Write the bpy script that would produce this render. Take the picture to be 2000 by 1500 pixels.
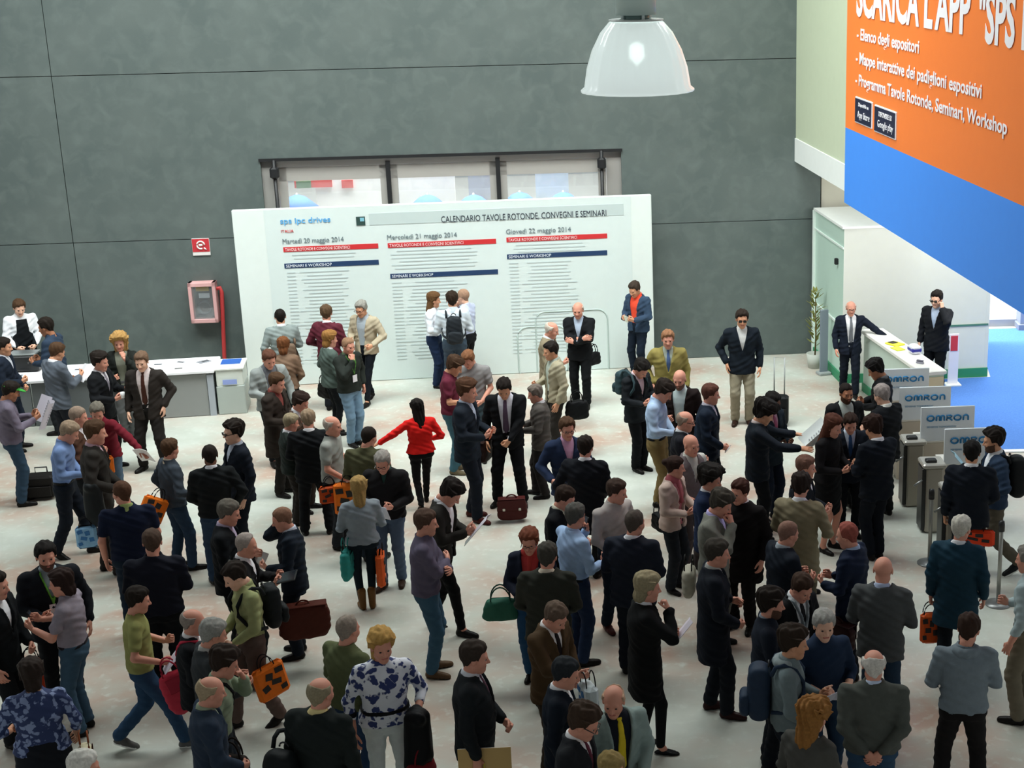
import bpy, math, random
import numpy as np
from mathutils import Matrix, Vector, Euler
random.seed(7)
D = bpy.data; SC = bpy.context.scene; COL = SC.collection
for o in list(D.objects): D.objects.remove(o)
R = math.radians; PI = math.pi

# ------------------------------------------------------------------ camera
FPX, PITCH, HCAM, ROLL, CX, CY = 2950.0, 0.2882, 7.40, -0.0177, 1311.0, 750.0   # for a 2000 x 1500 frame
cp, sp, cr, sr = math.cos(PITCH), math.sin(PITCH), math.cos(ROLL), math.sin(ROLL)
right0 = Vector((1, 0, 0)); down0 = Vector((0, -sp, -cp)); fwd = Vector((0, cp, -sp))
rgt = cr * right0 - sr * down0; dwn = sr * right0 + cr * down0
cam = D.objects.new('camera', D.cameras.new('camera')); COL.objects.link(cam)
m = Matrix((rgt, -dwn, -fwd)).transposed().to_4x4(); m.translation = Vector((0, 0, HCAM)); cam.matrix_world = m
cam.data.sensor_width = 36; cam.data.lens = FPX / 2000 * 36
cam.data.shift_x = -(CX - 1000) / 2000; cam.data.shift_y = (CY - 750) / 2000
cam.data.clip_end = 300; SC.camera = cam

# ------------------------------------------------------------------ light and exposure
SC.view_settings.view_transform = 'Standard'; SC.view_settings.look = 'None'
SC.view_settings.gamma = 1; SC.view_settings.use_curve_mapping = False
SC.view_settings.exposure = 0.0
W = D.worlds.new('world'); SC.world = W; W.use_nodes = True
W.node_tree.nodes['Background'].inputs[0].default_value = (0.90, 0.97, 1.0, 1)
W.node_tree.nodes['Background'].inputs[1].default_value = 0.50
def area(name, loc, sx, sy, power, col=(1, 1, 1), rot=(0, 0, 0), spread=180):
    l = D.lights.new(name, 'AREA'); l.shape = 'RECTANGLE'; l.size = sx; l.size_y = sy; l.energy = power; l.color = col; l.spread = math.radians(spread)
    o = D.objects.new(name, l); COL.objects.link(o); o.location = loc; o.rotation_euler = rot; return o
area('fill_back', (-2, 20.3, 13.0), 22, 3.0, 480, (0.92, 1.0, 0.985), (R(17), 0, 0), 74)  # added overhead fill, narrow spread, brightens the far floor
area('fill_soft', (-2, 20.0, 12.6), 20, 4.0, 2450, (0.95, 1.0, 0.97), (R(14), 0, 0))  # added wide overhead fill, general light for the hall
area('fill_front', (-2, 11, 13.5), 18, 4, 40, (1.0, 0.95, 0.88))  # weak warm fill added above the foreground
area('daylight_outside', (-5, 28.6, 13.5), 26, 4, 15000, (0.97, 0.99, 1.0), (R(18), 0, 0))
area('booth_fill', (4.5, 22.6, 3.42), 2.6, .5, 70, (1, 1, .95), (R(62), 0, 0))  # added fill, lifts the booth front shaded by the upper box
area('fill_right', (8.6, 27.0, 5.2), 4, 1.2, 200, (1, 1, 1), (R(25), 0, 0))  # added fill, brightens the white wall beyond the carpet

# ------------------------------------------------------------------ pixel to place
def ray(px, py):
    du, dv = px - CX, py - CY
    u = cr * du + sr * dv; v = -sr * du + cr * dv
    return Vector((u / FPX, cp - (v / FPX) * sp, -sp - (v / FPX) * cp))
def at(px, py, z=0.0):
    d = ray(px, py); t = (z - HCAM) / d.z; return Vector((d.x * t, d.y * t, z))
def on_plane(px, py, A, n):
    d = ray(px, py); c = Vector((0, 0, HCAM)); t = (Vector(A) - c).dot(n) / d.dot(n); return c + d * t
def at_depth(px, py, y):
    d = ray(px, py); return Vector((0, 0, HCAM)) + d * (y / d.y)
def pix(P):
    x, y, z = P[0], P[1], P[2] - HCAM
    zc = y * cp - z * sp; up = y * sp + z * cp; u = FPX * x / zc; v = -FPX * up / zc
    return CX + cr * u - sr * v, CY + sr * u + cr * v

# ------------------------------------------------------------------ materials
def lin(h):
    if not isinstance(h, str): return tuple(h)
    return tuple(((int(h[i:i+2], 16) / 255) / 12.92 if int(h[i:i+2], 16) < 11 else ((int(h[i:i+2], 16) / 255 + .055) / 1.055) ** 2.4) for i in (0, 2, 4))
MC = {}
def mat(hexc, rough=.8, kind='fabric', metal=0.0):
    key = (hexc, rough, kind, metal)
    if key in MC: return MC[key]
    m = D.materials.new('%s_%s' % (kind, hexc)); m.use_nodes = True; nt = m.node_tree; b = nt.nodes['Principled BSDF']
    c = lin(hexc); c = tuple(v * (.62 if max(c) < .06 else 1) for v in c) if kind == 'fabric' else c; b.inputs['Roughness'].default_value = rough; b.inputs['Metallic'].default_value = metal
    b.inputs['Specular IOR Level'].default_value = .15 if kind in ('fabric', 'hair') else .5
    nz = nt.nodes.new('ShaderNodeTexNoise'); rp = nt.nodes.new('ShaderNodeMapRange'); mx = nt.nodes.new('ShaderNodeMix'); mx.data_type = 'RGBA'
    tc = nt.nodes.new('ShaderNodeTexCoord'); nt.links.new(tc.outputs['Object'], nz.inputs['Vector'])
    sc, lo, hi = dict(fabric=(22, .82, 1.12), hair=(60, .6, 1.4), skin=(14, .93, 1.06)).get(kind, (6, .96, 1.03))
    nz.inputs['Scale'].default_value = sc; nz.inputs['Detail'].default_value = 4
    nt.links.new(nz.outputs['Fac'], mx.inputs['Factor'])
    mx.inputs['A'].default_value = tuple(min(1, v * lo) for v in c) + (1,); mx.inputs['B'].default_value = tuple(min(1, v * hi) for v in c) + (1,)
    nt.links.new(mx.outputs['Result'], b.inputs['Base Color'])
    if kind == 'glass':
        b.inputs['Transmission Weight'].default_value = .9; b.inputs['Roughness'].default_value = .02
    MC[key] = m; return m
def emis(hexc, s):
    m = D.materials.new('lamp_glow'); m.use_nodes = True; b = m.node_tree.nodes['Principled BSDF']
    b.inputs['Base Color'].default_value = lin(hexc) + (1,); b.inputs['Emission Color'].default_value = lin(hexc) + (1,); b.inputs['Emission Strength'].default_value = s
    return m

# ------------------------------------------------------------------ objects
def tag(o, label=None, cat=None, group=None, kind=None):
    if label: o['label'] = label
    if cat: o['category'] = cat
    if group: o['group'] = group
    if kind: o['kind'] = kind
    return o
def empty(name, loc=(0, 0, 0), rz=0.0, label=None, cat=None, group=None, kind=None):
    o = D.objects.new(name, None); COL.objects.link(o); o.empty_display_size = .1
    o.location = loc; o.rotation_euler = (0, 0, rz); return tag(o, label, cat, group, kind)
def link(name, me, parent=None):
    o = D.objects.new(name, me); COL.objects.link(o)
    if parent: o.parent = parent
    return o
def np_mesh(name, V, Q, mats, mi=None, smooth=True):
    me = D.meshes.new(name); Q = np.asarray(Q, np.int32); V = np.asarray(V, np.float32)
    me.vertices.add(len(V)); me.vertices.foreach_set('co', V.ravel())
    me.loops.add(Q.size); me.loops.foreach_set('vertex_index', Q.ravel())
    me.polygons.add(len(Q)); me.polygons.foreach_set('loop_start', np.arange(0, Q.size, 4, dtype=np.int32))
    me.polygons.foreach_set('use_smooth', np.full(len(Q), smooth))
    for mm in mats: me.materials.append(mm)
    if mi is not None: me.polygons.foreach_set('material_index', np.asarray(mi, np.int32))
    me.update(calc_edges=True); return me
class MB:
    """collects simple solids into one mesh"""
    def __init__(s): s.v = []; s.f = []; s.sm = []; s.mi = []
    def add(s, vs, fs, smooth=False, mi=0):
        n = len(s.v); s.v += [tuple(v) for v in vs]; s.f += [tuple(i + n for i in f) for f in fs]; s.sm += [smooth] * len(fs); s.mi += [mi] * len(fs)
    def box(s, c, d, M=None, mi=0, bev=0.0):
        x, y, z = d[0] / 2, d[1] / 2, d[2] / 2; M = M or Matrix.Identity(4); c = Vector(c)
        if bev <= 0:
            vs = [M @ (c + Vector((a * x, b * y, e * z))) for e in (-1, 1) for a, b in ((-1, -1), (1, -1), (1, 1), (-1, 1))]
            s.add(vs, [(3, 2, 1, 0), (4, 5, 6, 7), (0, 1, 5, 4), (1, 2, 6, 5), (2, 3, 7, 6), (3, 0, 4, 7)], mi=mi); return
        b = min(bev, x * .9, y * .9, z * .9); rings = []
        for zz, k in ((-z, b), (-z + b, 0), (z - b, 0), (z, b)):
            xx, yy, e = x - k, y - k, b
            rings.append([(-xx + e, -yy), (xx - e, -yy), (xx, -yy + e), (xx, yy - e), (xx - e, yy), (-xx + e, yy), (-xx, yy - e), (-xx, -yy + e)])
            rings[-1] = [M @ (c + Vector((p[0], p[1], zz))) for p in rings[-1]]
        vs = sum(rings, []); fs = [tuple(range(7, -1, -1)), tuple(range(24, 32))]
        for r_ in range(3):
            for i in range(8): j = (i + 1) % 8; fs.append((r_ * 8 + i, r_ * 8 + j, r_ * 8 + 8 + j, r_ * 8 + 8 + i))
        s.add(vs, fs, mi=mi)
    def tube(s, pts, rad, n=8, M=None, mi=0, cap=True):
        M = M or Matrix.Identity(4); pts = [Vector(p) for p in pts]; rads = rad if isinstance(rad, (list, tuple)) else [rad] * len(pts)
        vs = []; up = Vector((0, 0, 1))
        for i, p in enumerate(pts):
            t = (pts[min(i + 1, len(pts) - 1)] - pts[max(i - 1, 0)]).normalized()
            a = t.cross(up if abs(t.dot(up)) < .95 else Vector((1, 0, 0))).normalized(); b = t.cross(a)
            for k in range(n): q = 2 * PI * k / n; vs.append(M @ (p + (a * math.cos(q) + b * math.sin(q)) * rads[i]))
        fs = [(i * n + k, i * n + (k + 1) % n, (i + 1) * n + (k + 1) % n, (i + 1) * n + k) for i in range(len(pts) - 1) for k in range(n)]
        if cap: fs += [tuple(range(n - 1, -1, -1)), tuple(range((len(pts) - 1) * n, len(pts) * n))]
        s.add(vs, fs, True, mi)
    def lathe(s, prof, n=40, M=None, mi=0):
        M = M or Matrix.Identity(4); vs = [M @ Vector((r_ * math.cos(2 * PI * k / n), r_ * math.sin(2 * PI * k / n), z)) for r_, z in prof for k in range(n)]
        fs = [(i * n + k, i * n + (k + 1) % n, (i + 1) * n + (k + 1) % n, (i + 1) * n + k) for i in range(len(prof) - 1) for k in range(n)]
        s.add(vs, fs, True, mi)
    def prism(s, poly, y0, y1, M=None, mi=0):
        """poly in x,z extruded along y"""
        M = M or Matrix.Identity(4); n = len(poly)
        vs = [M @ Vector((x, y, z)) for y in (y0, y1) for x, z in poly]
        fs = [tuple(range(n)), tuple(range(2 * n - 1, n - 1, -1))] + [(i, i + n, (i + 1) % n + n, (i + 1) % n) for i in range(n)]
        s.add(vs, fs, mi=mi)
    def build(s, name, mats, parent=None):
        me = D.meshes.new(name); me.from_pydata(s.v, [], s.f); me.polygons.foreach_set('use_smooth', s.sm)
        for mm in (mats if isinstance(mats, (list, tuple)) else [mats]): me.materials.append(mm)
        me.polygons.foreach_set('material_index', s.mi)
        bm = __import__('bmesh').new(); bm.from_mesh(me); __import__('bmesh').ops.recalc_face_normals(bm, faces=bm.faces); bm.to_mesh(me); bm.free()
        return link(name, me, parent)
def text(body, w, h, mt, M, name='lettering', parent=None, depth=.004, bold=0.0, shear=0.0):
    """lettering as a thin mesh, lower left corner at the origin of M, spread over w x h in M's x,z plane (facing -y)"""
    cu = D.curves.new('txt', 'FONT'); cu.body = body; cu.extrude = .01; cu.offset = bold; cu.resolution_u = 3; cu.shear = shear
    t = D.objects.new('txt', cu); COL.objects.link(t); dg = bpy.context.evaluated_depsgraph_get()
    me = D.meshes.new_from_object(t.evaluated_get(dg)); D.objects.remove(t); D.curves.remove(cu)
    n = len(me.vertices); co = np.empty(n * 3, np.float32); me.vertices.foreach_get('co', co); co = co.reshape(-1, 3)
    lo, hi = co.min(0), co.max(0); sx = w / (hi[0] - lo[0]); sy = (h / (hi[1] - lo[1])) if h else sx
    q = np.stack([(co[:, 0] - lo[0]) * sx, -(co[:, 2] + .01) / .02 * depth, (co[:, 1] - lo[1]) * sy], 1)
    me.vertices.foreach_set('co', q.astype(np.float32).ravel()); me.materials.clear(); me.materials.append(mt); me.update()
    o = link(name, me, parent); o.matrix_local = M; return o

# ------------------------------------------------------------------ smooth solids from distance fields
def surfnet(F, o, h):
    ins = F < 0; nx, ny, nz = F.shape
    c = ins.astype(np.int8); s = sum(c[a:nx-1+a, b:ny-1+b, e:nz-1+e] for a in (0, 1) for b in (0, 1) for e in (0, 1))
    act = (s > 0) & (s < 8); I = np.argwhere(act)
    if len(I) == 0: return np.zeros((0, 3)), np.zeros((0, 4), int)
    idx = np.full(act.shape, -1, np.int32); idx[act] = np.arange(len(I))
    i, j, k = I.T; cn = [(a, b, e) for a in (0, 1) for b in (0, 1) for e in (0, 1)]
    val = [F[i+a, j+b, k+e] for a, b, e in cn]
    acc = np.zeros((len(I), 3)); cnt = np.zeros(len(I))
    for p in range(8):
        for ax in range(3):
            if cn[p][ax]: continue
            q = cn.index(tuple(1 if t == ax else cn[p][t] for t in range(3)))
            A, B = val[p], val[q]; ms = (A < 0) != (B < 0); t = np.where(ms, A / np.where(ms, A - B, 1), 0)
            for d in range(3): acc[:, d] += np.where(ms, cn[p][d] + (t if d == ax else 0), 0)
            cnt += ms
    V = (I + acc / cnt[:, None]) * h + o
    Q = []
    for ax in range(3):
        sl0 = [slice(None)] * 3; sl1 = [slice(None)] * 3; sl0[ax] = slice(0, -1); sl1[ax] = slice(1, None)
        a, b = ins[tuple(sl0)], ins[tuple(sl1)]
        E = np.argwhere(a != b); u, v = (ax + 1) % 3, (ax + 2) % 3
        ok = (E[:, u] > 0) & (E[:, v] > 0) & (E[:, u] < act.shape[u]) & (E[:, v] < act.shape[v]); E = E[ok]
        fl = a[tuple(E.T)]
        def cell(du, dv): C = E.copy(); C[:, u] -= du; C[:, v] -= dv; return idx[tuple(C.T)]
        q = np.stack([cell(1, 1), cell(0, 1), cell(0, 0), cell(1, 0)], 1)
        q[~fl] = q[~fl][:, ::-1]; Q.append(q)
    Q = np.concatenate(Q); Q = Q[(Q >= 0).all(1)]
    return V, Q
class Grid:
    def __init__(s, lo, hi, h):
        s.h = h; s.lo = np.array(lo, float); s.n = np.ceil((np.array(hi) - s.lo) / h).astype(int) + 1
        ax = [(s.lo[i] + h * np.arange(s.n[i])).astype(np.float32) for i in range(3)]
        s.x, s.y, s.z = ax[0][:, None, None], ax[1][None, :, None], ax[2][None, None, :]; s.ax = ax
    def new(s): return np.full(tuple(s.n), 1, np.float32)
    def sl(s, lo, hi):
        r_ = []
        for i in range(3):
            a = int(np.clip((lo[i] - s.lo[i]) / s.h, 0, s.n[i])); b = int(np.clip((hi[i] - s.lo[i]) / s.h + 2, 0, s.n[i])); r_.append(slice(a, max(b, a + 1)))
        return tuple(r_)
    def sub(s, q): return s.x[q[0]], s.y[:, q[1]], s.z[:, :, q[2]]
    def cone(s, F, a, b, ra, rb, k=.03, fx=1.0):
        a = np.array(a, float); b = np.array(b, float); mr = max(ra, rb) + .07
        q = s.sl(np.minimum(a, b) - mr, np.maximum(a, b) + mr); x, y, z = s.sub(q); ba = b - a; L = ba @ ba + 1e-9
        t = np.clip(((x - a[0]) * ba[0] + (y - a[1]) * ba[1] + (z - a[2]) * ba[2]) / L, 0, 1)
        d = np.sqrt((x - a[0] - t * ba[0]) ** 2 + ((y - a[1] - t * ba[1]) * fx) ** 2 + (z - a[2] - t * ba[2]) ** 2) - (ra + (rb - ra) * t)
        s.smin(F, q, d.astype(np.float32), k)
    def ell(s, F, c, r_, k=.02, sub=False):
        c = np.array(c, float); r_ = np.array(r_, float); q = s.sl(c - r_ - .06, c + r_ + .06); x, y, z = s.sub(q)
        d = (np.sqrt(((x - c[0]) / r_[0]) ** 2 + ((y - c[1]) / r_[1]) ** 2 + ((z - c[2]) / r_[2]) ** 2) - 1) * min(r_)
        if sub:
            A = F[q]; B = -d; hh = np.maximum(k - np.abs(A - B), 0) / k; F[q] = np.maximum(A, B) + hh * hh * k / 4
        else: s.smin(F, q, d.astype(np.float32), k)
    def smin(s, F, q, d, k):
        A = F[q]; hh = np.maximum(k - np.abs(A - d), 0) / k; F[q] = np.minimum(A, d) - hh * hh * k / 4
    def prof(s, F, tb, p=2.3, k=.03, off=0.0):
        tb = np.array(tb, float); q = s.sl((-.6, -.6, tb[0, 0] - .02), (.6, .6, tb[-1, 0] + .02)); x, y, z = s.sub(q)
        zz = z.ravel(); wx, wy, yc, xc = [np.interp(zz, tb[:, 0], tb[:, i]).astype(np.float32)[None, None] for i in (1, 2, 3, 4)]
        wx = wx + off; wy = wy + off
        d = ((np.abs((x - xc) / wx) ** p + np.abs((y - yc) / wy) ** p) ** (1 / p) - 1) * np.minimum(wx, wy)
        d = np.maximum(d, np.maximum(tb[0, 0] - off - z, z - tb[-1, 0] - off)); s.smin(F, q, d.astype(np.float32), k)
    def mesh(s, F):
        w = np.argwhere((F < 0).any((1, 2))), np.argwhere((F < 0).any((0, 2))), np.argwhere((F < 0).any((0, 1)))
        if len(w[0]) == 0: return np.zeros((0, 3)), np.zeros((0, 4), int)
        lo = [max(int(a.min()) - 2, 0) for a in w]; hi = [int(a.max()) + 3 for a in w]
        return surfnet(F[lo[0]:hi[0], lo[1]:hi[1], lo[2]:hi[2]], s.lo + np.array(lo) * s.h, s.h)

# head template: faces +y, centre of head at origin
def head_field(g, offs=0.0):
    F = g.new()
    g.ell(F, (0, -.014, .03), (.076, .096, .085)); g.ell(F, (0, .03, -.04), (.056, .058, .076), .04)
    g.ell(F, (0, .062, -.092), (.024, .022, .020), .03); g.ell(F, (.036, .056, -.028), (.026, .028, .03), .02); g.ell(F, (-.036, .056, -.028), (.026, .028, .03), .02)
    g.cone(F, (-.034, .076, .022), (.034, .076, .022), .011, .011, .015)
    for s_ in (-1, 1):
        g.ell(F, (s_ * .031, .101, .002), (.019, .018, .013), .008, sub=True)
        g.ell(F, (s_ * .079, -.004, -.006), (.009, .019, .03), .008); g.ell(F, (s_ * .013, .094, -.03), (.009, .010, .008), .008)
    g.cone(F, (0, .088, .008), (0, .110, -.028), .007, .010, .012)
    g.cone(F, (-.019, .083, -.060), (.019, .083, -.060), .008, .008, .008)
    g.cone(F, (-.04, .0, -.075), (0, .05, -.095), .02, .02, .03); g.cone(F, (.04, .0, -.075), (0, .05, -.095), .02, .02, .03)
    g.cone(F, (0, -.022, -.06), (0, -.035, -.155), .050, .052, .03)
    return F
gH = Grid((-.11, -.15, -.19), (.11, .14, .15), .0058)
HV, HQ = gH.mesh(head_field(gH))
cc = HV[HQ].mean(1); HM = np.zeros(len(HQ), int)
HM[(np.abs(cc[:, 0]) < .026) & (np.abs(cc[:, 2] + .060) < .008) & (cc[:, 1] > .078)] = 1
def ball(c, r_, n=8, m_=6):
    v = [(c[0] + r_ * math.sin(PI * i / m_) * math.cos(2 * PI * k / n), c[1] + r_ * math.cos(PI * i / m_), c[2] + r_ * math.sin(PI * i / m_) * math.sin(2 * PI * k / n)) for i in range(m_ + 1) for k in range(n)]
    f = [(i * n + k, (i + 1) * n + k, (i + 1) * n + (k + 1) % n, i * n + (k + 1) % n) for i in range(m_) for k in range(n)]
    return np.array(v), np.array(f), [3 if i < 2 else 2 for i in range(m_) for k in range(n)]
for s_ in (-1, 1):
    v, f, mi_ = ball((s_ * .031, .0755, .003), .0125); HQ = np.concatenate([HQ, f + len(HV)]); HV = np.concatenate([HV, v]); HM = np.concatenate([HM, mi_])
def nzf(g, sc=1.0, amp=.003):
    return amp * (np.sin(g.x * 190 * sc + np.sin(g.z * 60) * 2) * np.sin(g.z * 150 * sc + g.y * 40) + .6 * np.sin(g.y * 170 * sc + g.x * 70))
def make_hair(kind):
    g = Grid((-.20, -.24, -.42), (.20, .16, .22), .006); y0 = g.y.ravel(); H = head_field(g)
    def line(pts): return np.interp(y0, [p[0] for p in pts], [p[1] for p in pts])[None, :, None]
    short = [(-.14, -.085), (-.075, -.075), (-.045, -.050), (-.026, -.012), (-.012, .006), (.018, .012), (.030, .004), (.038, .030), (.048, .058), (.068, .070), (.080, .082), (.12, .12)]
    L = dict(reced=[(-.14, -.085), (-.075, -.075), (-.045, -.050), (-.026, -.012), (-.012, .006), (.012, .012), (.022, .05), (.034, .088), (.05, .112), (.12, .14)]).get('reced' if kind == 'ring' else kind, short)
    e, up, tw = dict(short=(.010, .014, .003), thick=(.017, .026, .005), reced=(.007, .009, .002), ring=(.009, .0, .002), crop=(.0045, .005, .001), spiky=(.014, .03, .006), long=(.013, .02, .003), bob=(.014, .022, .003),
        curly=(.030, .034, .008), pony=(.009, .012, .002), afro=(.030, .042, .007), bun=(.010, .014, .002), blondebob=(.018, .026, .004), midlong=(.015, .022, .003))[kind]
    front = np.clip((g.y - .02) / .05, 0, 1) * np.clip(.5 + g.x * 9, 0, 1)          # a little more volume and a side parting
    d = g.z - line(L) + .006 * np.sin(g.x * 95) * np.sin(g.x * 37 + 1) + .012 * front * (kind not in ('ring', 'reced', 'crop'))
    t = np.clip(d / .028, -1, 1); t = np.where(t > 0, np.sqrt(np.clip(t, 0, 1)), t * 1.5)
    thick = (e + up * np.clip((g.z - .03) / .08, 0, 1)) * t
    F = (H - thick).astype(np.float32)
    if kind == 'ring': F = np.maximum(F, (g.z - (.062 + .55 * np.clip(-g.y - .055, 0, 1)) + .004 * np.sin(g.x * 60)) * .8)
    tuft = .95 * tw * (np.sin(g.x * 120 + 1.5 * np.sin(g.y * 45) + g.z * 25) + .8 * np.sin(g.x * 67 + g.y * 60 + g.z * 48) * np.sin(g.y * 50 + g.z * 35)); F = F + tuft
    if kind in ('long', 'bob', 'curly', 'blondebob', 'midlong'):
        bot = dict(long=-.34, bob=-.12, curly=-.22, blondebob=-.16, midlong=-.22)[kind]; wd = dict(long=.096, curly=.108, bob=.086).get(kind, .088); C = g.new()
        g.cone(C, (0, -.030, .02), (0, -.060, bot + .05), wd, wd * (.80 if kind == 'long' else .82), .03, 1.2)
        C = np.maximum(C, (g.y - (.040 - .25 * np.clip(-.02 - g.z, 0, 1) * (kind == 'long'))) * 1.0); C = C + tuft * .8 + .003 * np.sin(g.x * 130 + g.z * 12)
        F = np.minimum(F, np.maximum(C, g.z - .08))
    if kind == 'pony': g.cone(F, (0, -.13, .03), (0, -.155, -.16), .03, .02, .02)
    if kind == 'bun': g.ell(F, (0, -.13, .05), (.042, .04, .04))
    F = np.maximum(F, -(H + .006))
    return g.mesh(F.astype(np.float32))
def make_brow_beard(beard):
    g = Grid((-.10, -.06, -.15), (.10, .13, .06), .0055); F = g.new()
    if beard:
        H = head_field(g); top = -.052 + np.clip(np.abs(g.x) - .02, 0, 1) * .65
        t = np.clip((top - g.z) / .03, -1, 1) * np.clip((g.y - .0) / .02, -1, 1); mouth = np.sqrt((g.x / 1.5) ** 2 + ((g.z + .060)) ** 2) - .010
        B = H - .0035 * np.where((top - g.z < 0) | (g.y < 0), -1, t); B = np.maximum(B, -mouth)
        mo = np.maximum(np.maximum(H - .0035, np.abs(g.x) - .030), np.maximum(g.z + .046, -.056 - g.z)); B = np.minimum(B, mo)
        F = np.minimum(F, np.maximum(B, -.128 - g.z)).astype(np.float32)
    for s_ in (-1, 1): g.cone(F, (s_ * .016, .086, .023), (s_ * .044, .075, .024), .006, .0045, .004)
    return g.mesh(F)
HAIR = {}
def hair_mesh(kind):
    if kind not in HAIR:
        r_ = make_hair(kind); HAIR[kind] = None if r_ is None else np_mesh('hair', r_[0], r_[1], [mat('111111')])
    return HAIR[kind]
BROW = [np_mesh('eyebrows', *make_brow_beard(False), [mat('111111')]), np_mesh('beard', *make_brow_beard(True), [mat('111111')])]

# hand template: wrist at origin, fingers along +z, back of hand +y, thumb +x
def make_hand(curl, spread=1.0):
    g = Grid((-.07, -.11, -.05), (.10, .05, .22), .0042); F = g.new()
    g.cone(F, (0, 0, -.03), (0, 0, .012), .027, .026, .01, 1.25)
    for x in (-.024, -.008, .008, .024): g.cone(F, (x * .8, 0, .02), (x, 0, .082), .0145, .0125, .018, 1.05)
    for x, L in ((.029, .070), (.010, .078), (-.0105, .073), (-.030, .058)):
        p = np.array([x, 0, .086]); a = 0.0; sx = x * .10 * spread / .03
        for fr, rr in ((.44, .0088), (.30, .0080), (.26, .0070)):
            a += curl * (1.0 if fr > .4 else 1.25); d = np.array([sx, -math.sin(a), math.cos(a)]); q = p + d * L * fr
            g.cone(F, p, q, rr + .0006, rr, .0035); p = q
    c = min(curl * .7, .6)
    p0 = (.018, -.006, .018); p1 = (.044, -.018 - .01 * c, .050); p2 = (.050 - .02 * c, -.028 - .03 * c, .078); p3 = (.048 - .03 * c, -.034 - .045 * c, .100)
    g.cone(F, p0, p1, .016, .0125, .012); g.cone(F, p1, p2, .0115, .0100, .003); g.cone(F, p2, p3, .0098, .0082, .003)
    return g.mesh(F)
HAND = {'relax': make_hand(.28), 'grip': make_hand(1.05), 'flat': make_hand(.10)}

def make_shoe(kind):
    g = Grid((-.07, -.13, -.02), (.07, .22, .34), .0075); F = g.new()
    hgt = dict(dress=.0, sneaker=.006, boot=.0, flat=-.014)[kind]
    g.cone(F, (0, -.055, .03), (0, .02, .035 + hgt), .036, .040 + hgt, .03); g.cone(F, (0, .02, .030), (.004, .135, .022), .042, .038 if kind == 'sneaker' else .030, .03)
    g.cone(F, (.002, .09, .02), (.002, .15, .018), .040, .026, .02)
    if kind in ('dress', 'sneaker', 'boot'): g.cone(F, (0, -.045, .04), (0, -.035, .09), .036, .040, .02)
    if kind == 'boot': g.cone(F, (0, -.035, .06), (0, -.02, .27), .046, .060, .02)
    if kind == 'flat': F = np.maximum(F, g.z - .05 + .25 * np.abs(g.y - .03))
    F = np.maximum(F, -g.z)
    V, Q = g.mesh(F); c = V[Q].mean(1)
    return V, Q, (c[:, 2] < (.024 if kind == 'sneaker' else .010)).astype(int)
SHOE = {}
def shoe_mesh(kind, col):
    if kind not in SHOE: SHOE[kind] = make_shoe(kind)
    key = (kind, col)
    if key not in SHOE: V, Q, mi_ = SHOE[kind]; SHOE[key] = np_mesh('shoe', V, Q, [mat(col, .45), mat('e8e8e4' if kind == 'sneaker' else '15120f', .6)], mi_)
    return SHOE[key]
# ------------------------------------------------------------------ people
SKIN = ['e2b196', 'cb9270', 'a97050', '6f4630', 'd0917a']
# wrist target for the right hand (x right, y forward, z up), elbow hint, back-of-hand direction, finger direction or None, hand shape
ARM = {
 'down':   ((.245, .05, .90), (.5, -1, 0), (1, .1, 0), None, 'relax'),
 'loose':  ((.27, .12, .93), (.6, -1, 0), (1, .3, 0), None, 'relax'),
 'carry':  ((.245, .02, .885), (.4, -1, 0), (1, 0, 0), (0, 0, -1), 'grip'),
 'hold':   ((.105, .235, 1.10), (.7, -.5, -1), (.7, .3, -.6), (-.45, .7, .25), 'grip'),
 'hold2':  ((.10, .29, 1.20), (.7, -.4, -1), (.8, .2, -.5), (-.3, .8, .4), 'grip'),
 'low':    ((.13, .185, .98), (.8, -.8, -.2), (.8, .5, -.2), (-.5, .5, -.3), 'grip'),
 'clasp':  ((.04, .22, .96), (1, -.3, -.3), (.6, .8, 0), (-.6, .2, -.8), 'grip'),
 'fold':   ((-.09, .205, 1.185), (1, -.1, -.7), (.1, .9, .1), (-1, .05, .15), 'relax'),
 'fold_u': ((-.06, .235, 1.13), (1, -.1, -.7), (.1, .9, .1), (-1, .0, .35), 'relax'),
 'phone':  ((.125, .115, 1.50), (.8, .2, -1), (.9, .3, -.2), (-.25, -.25, .9), 'grip'),
 'chin':   ((.06, .20, 1.42), (.7, .2, -1), (.3, .9, .2), (-.3, -.3, .9), 'grip'),
 'pocket': ((.215, .04, .97), (.9, -.9, .1), (1, 0, 0), (0, .1, -1), 'relax'),
 'hip':    ((.20, .02, 1.05), (1.2, -.6, .1), (1, -.3, .4), (-.4, .5, -.5), 'relax'),
 'back':   ((.03, -.185, .97), (1, -.4, 0), (.1, -1, 0), (-.7, 0, -.7), 'relax'),
 'reach':  ((.26, .47, 1.24), (.8, -.2, -1), (.6, .1, .8), None, 'flat'),
 'side':   ((.62, .14, 1.10), (.4, -.6, -.4), (.2, -.2, 1), None, 'flat'),
 'sideh':  ((.52, .22, 1.22), (.5, -.4, -1), (.2, .3, .9), None, 'grip'),
 'bent':   ((.23, .17, 1.05), (.7, -1, -.3), (1, .2, 0), (-.15, .8, -.2), 'grip'),
 'strap':  ((.13, .17, 1.30), (1, -.1, -1), (.5, .8, 0), (-.2, -.3, .9), 'grip'),
}
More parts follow.
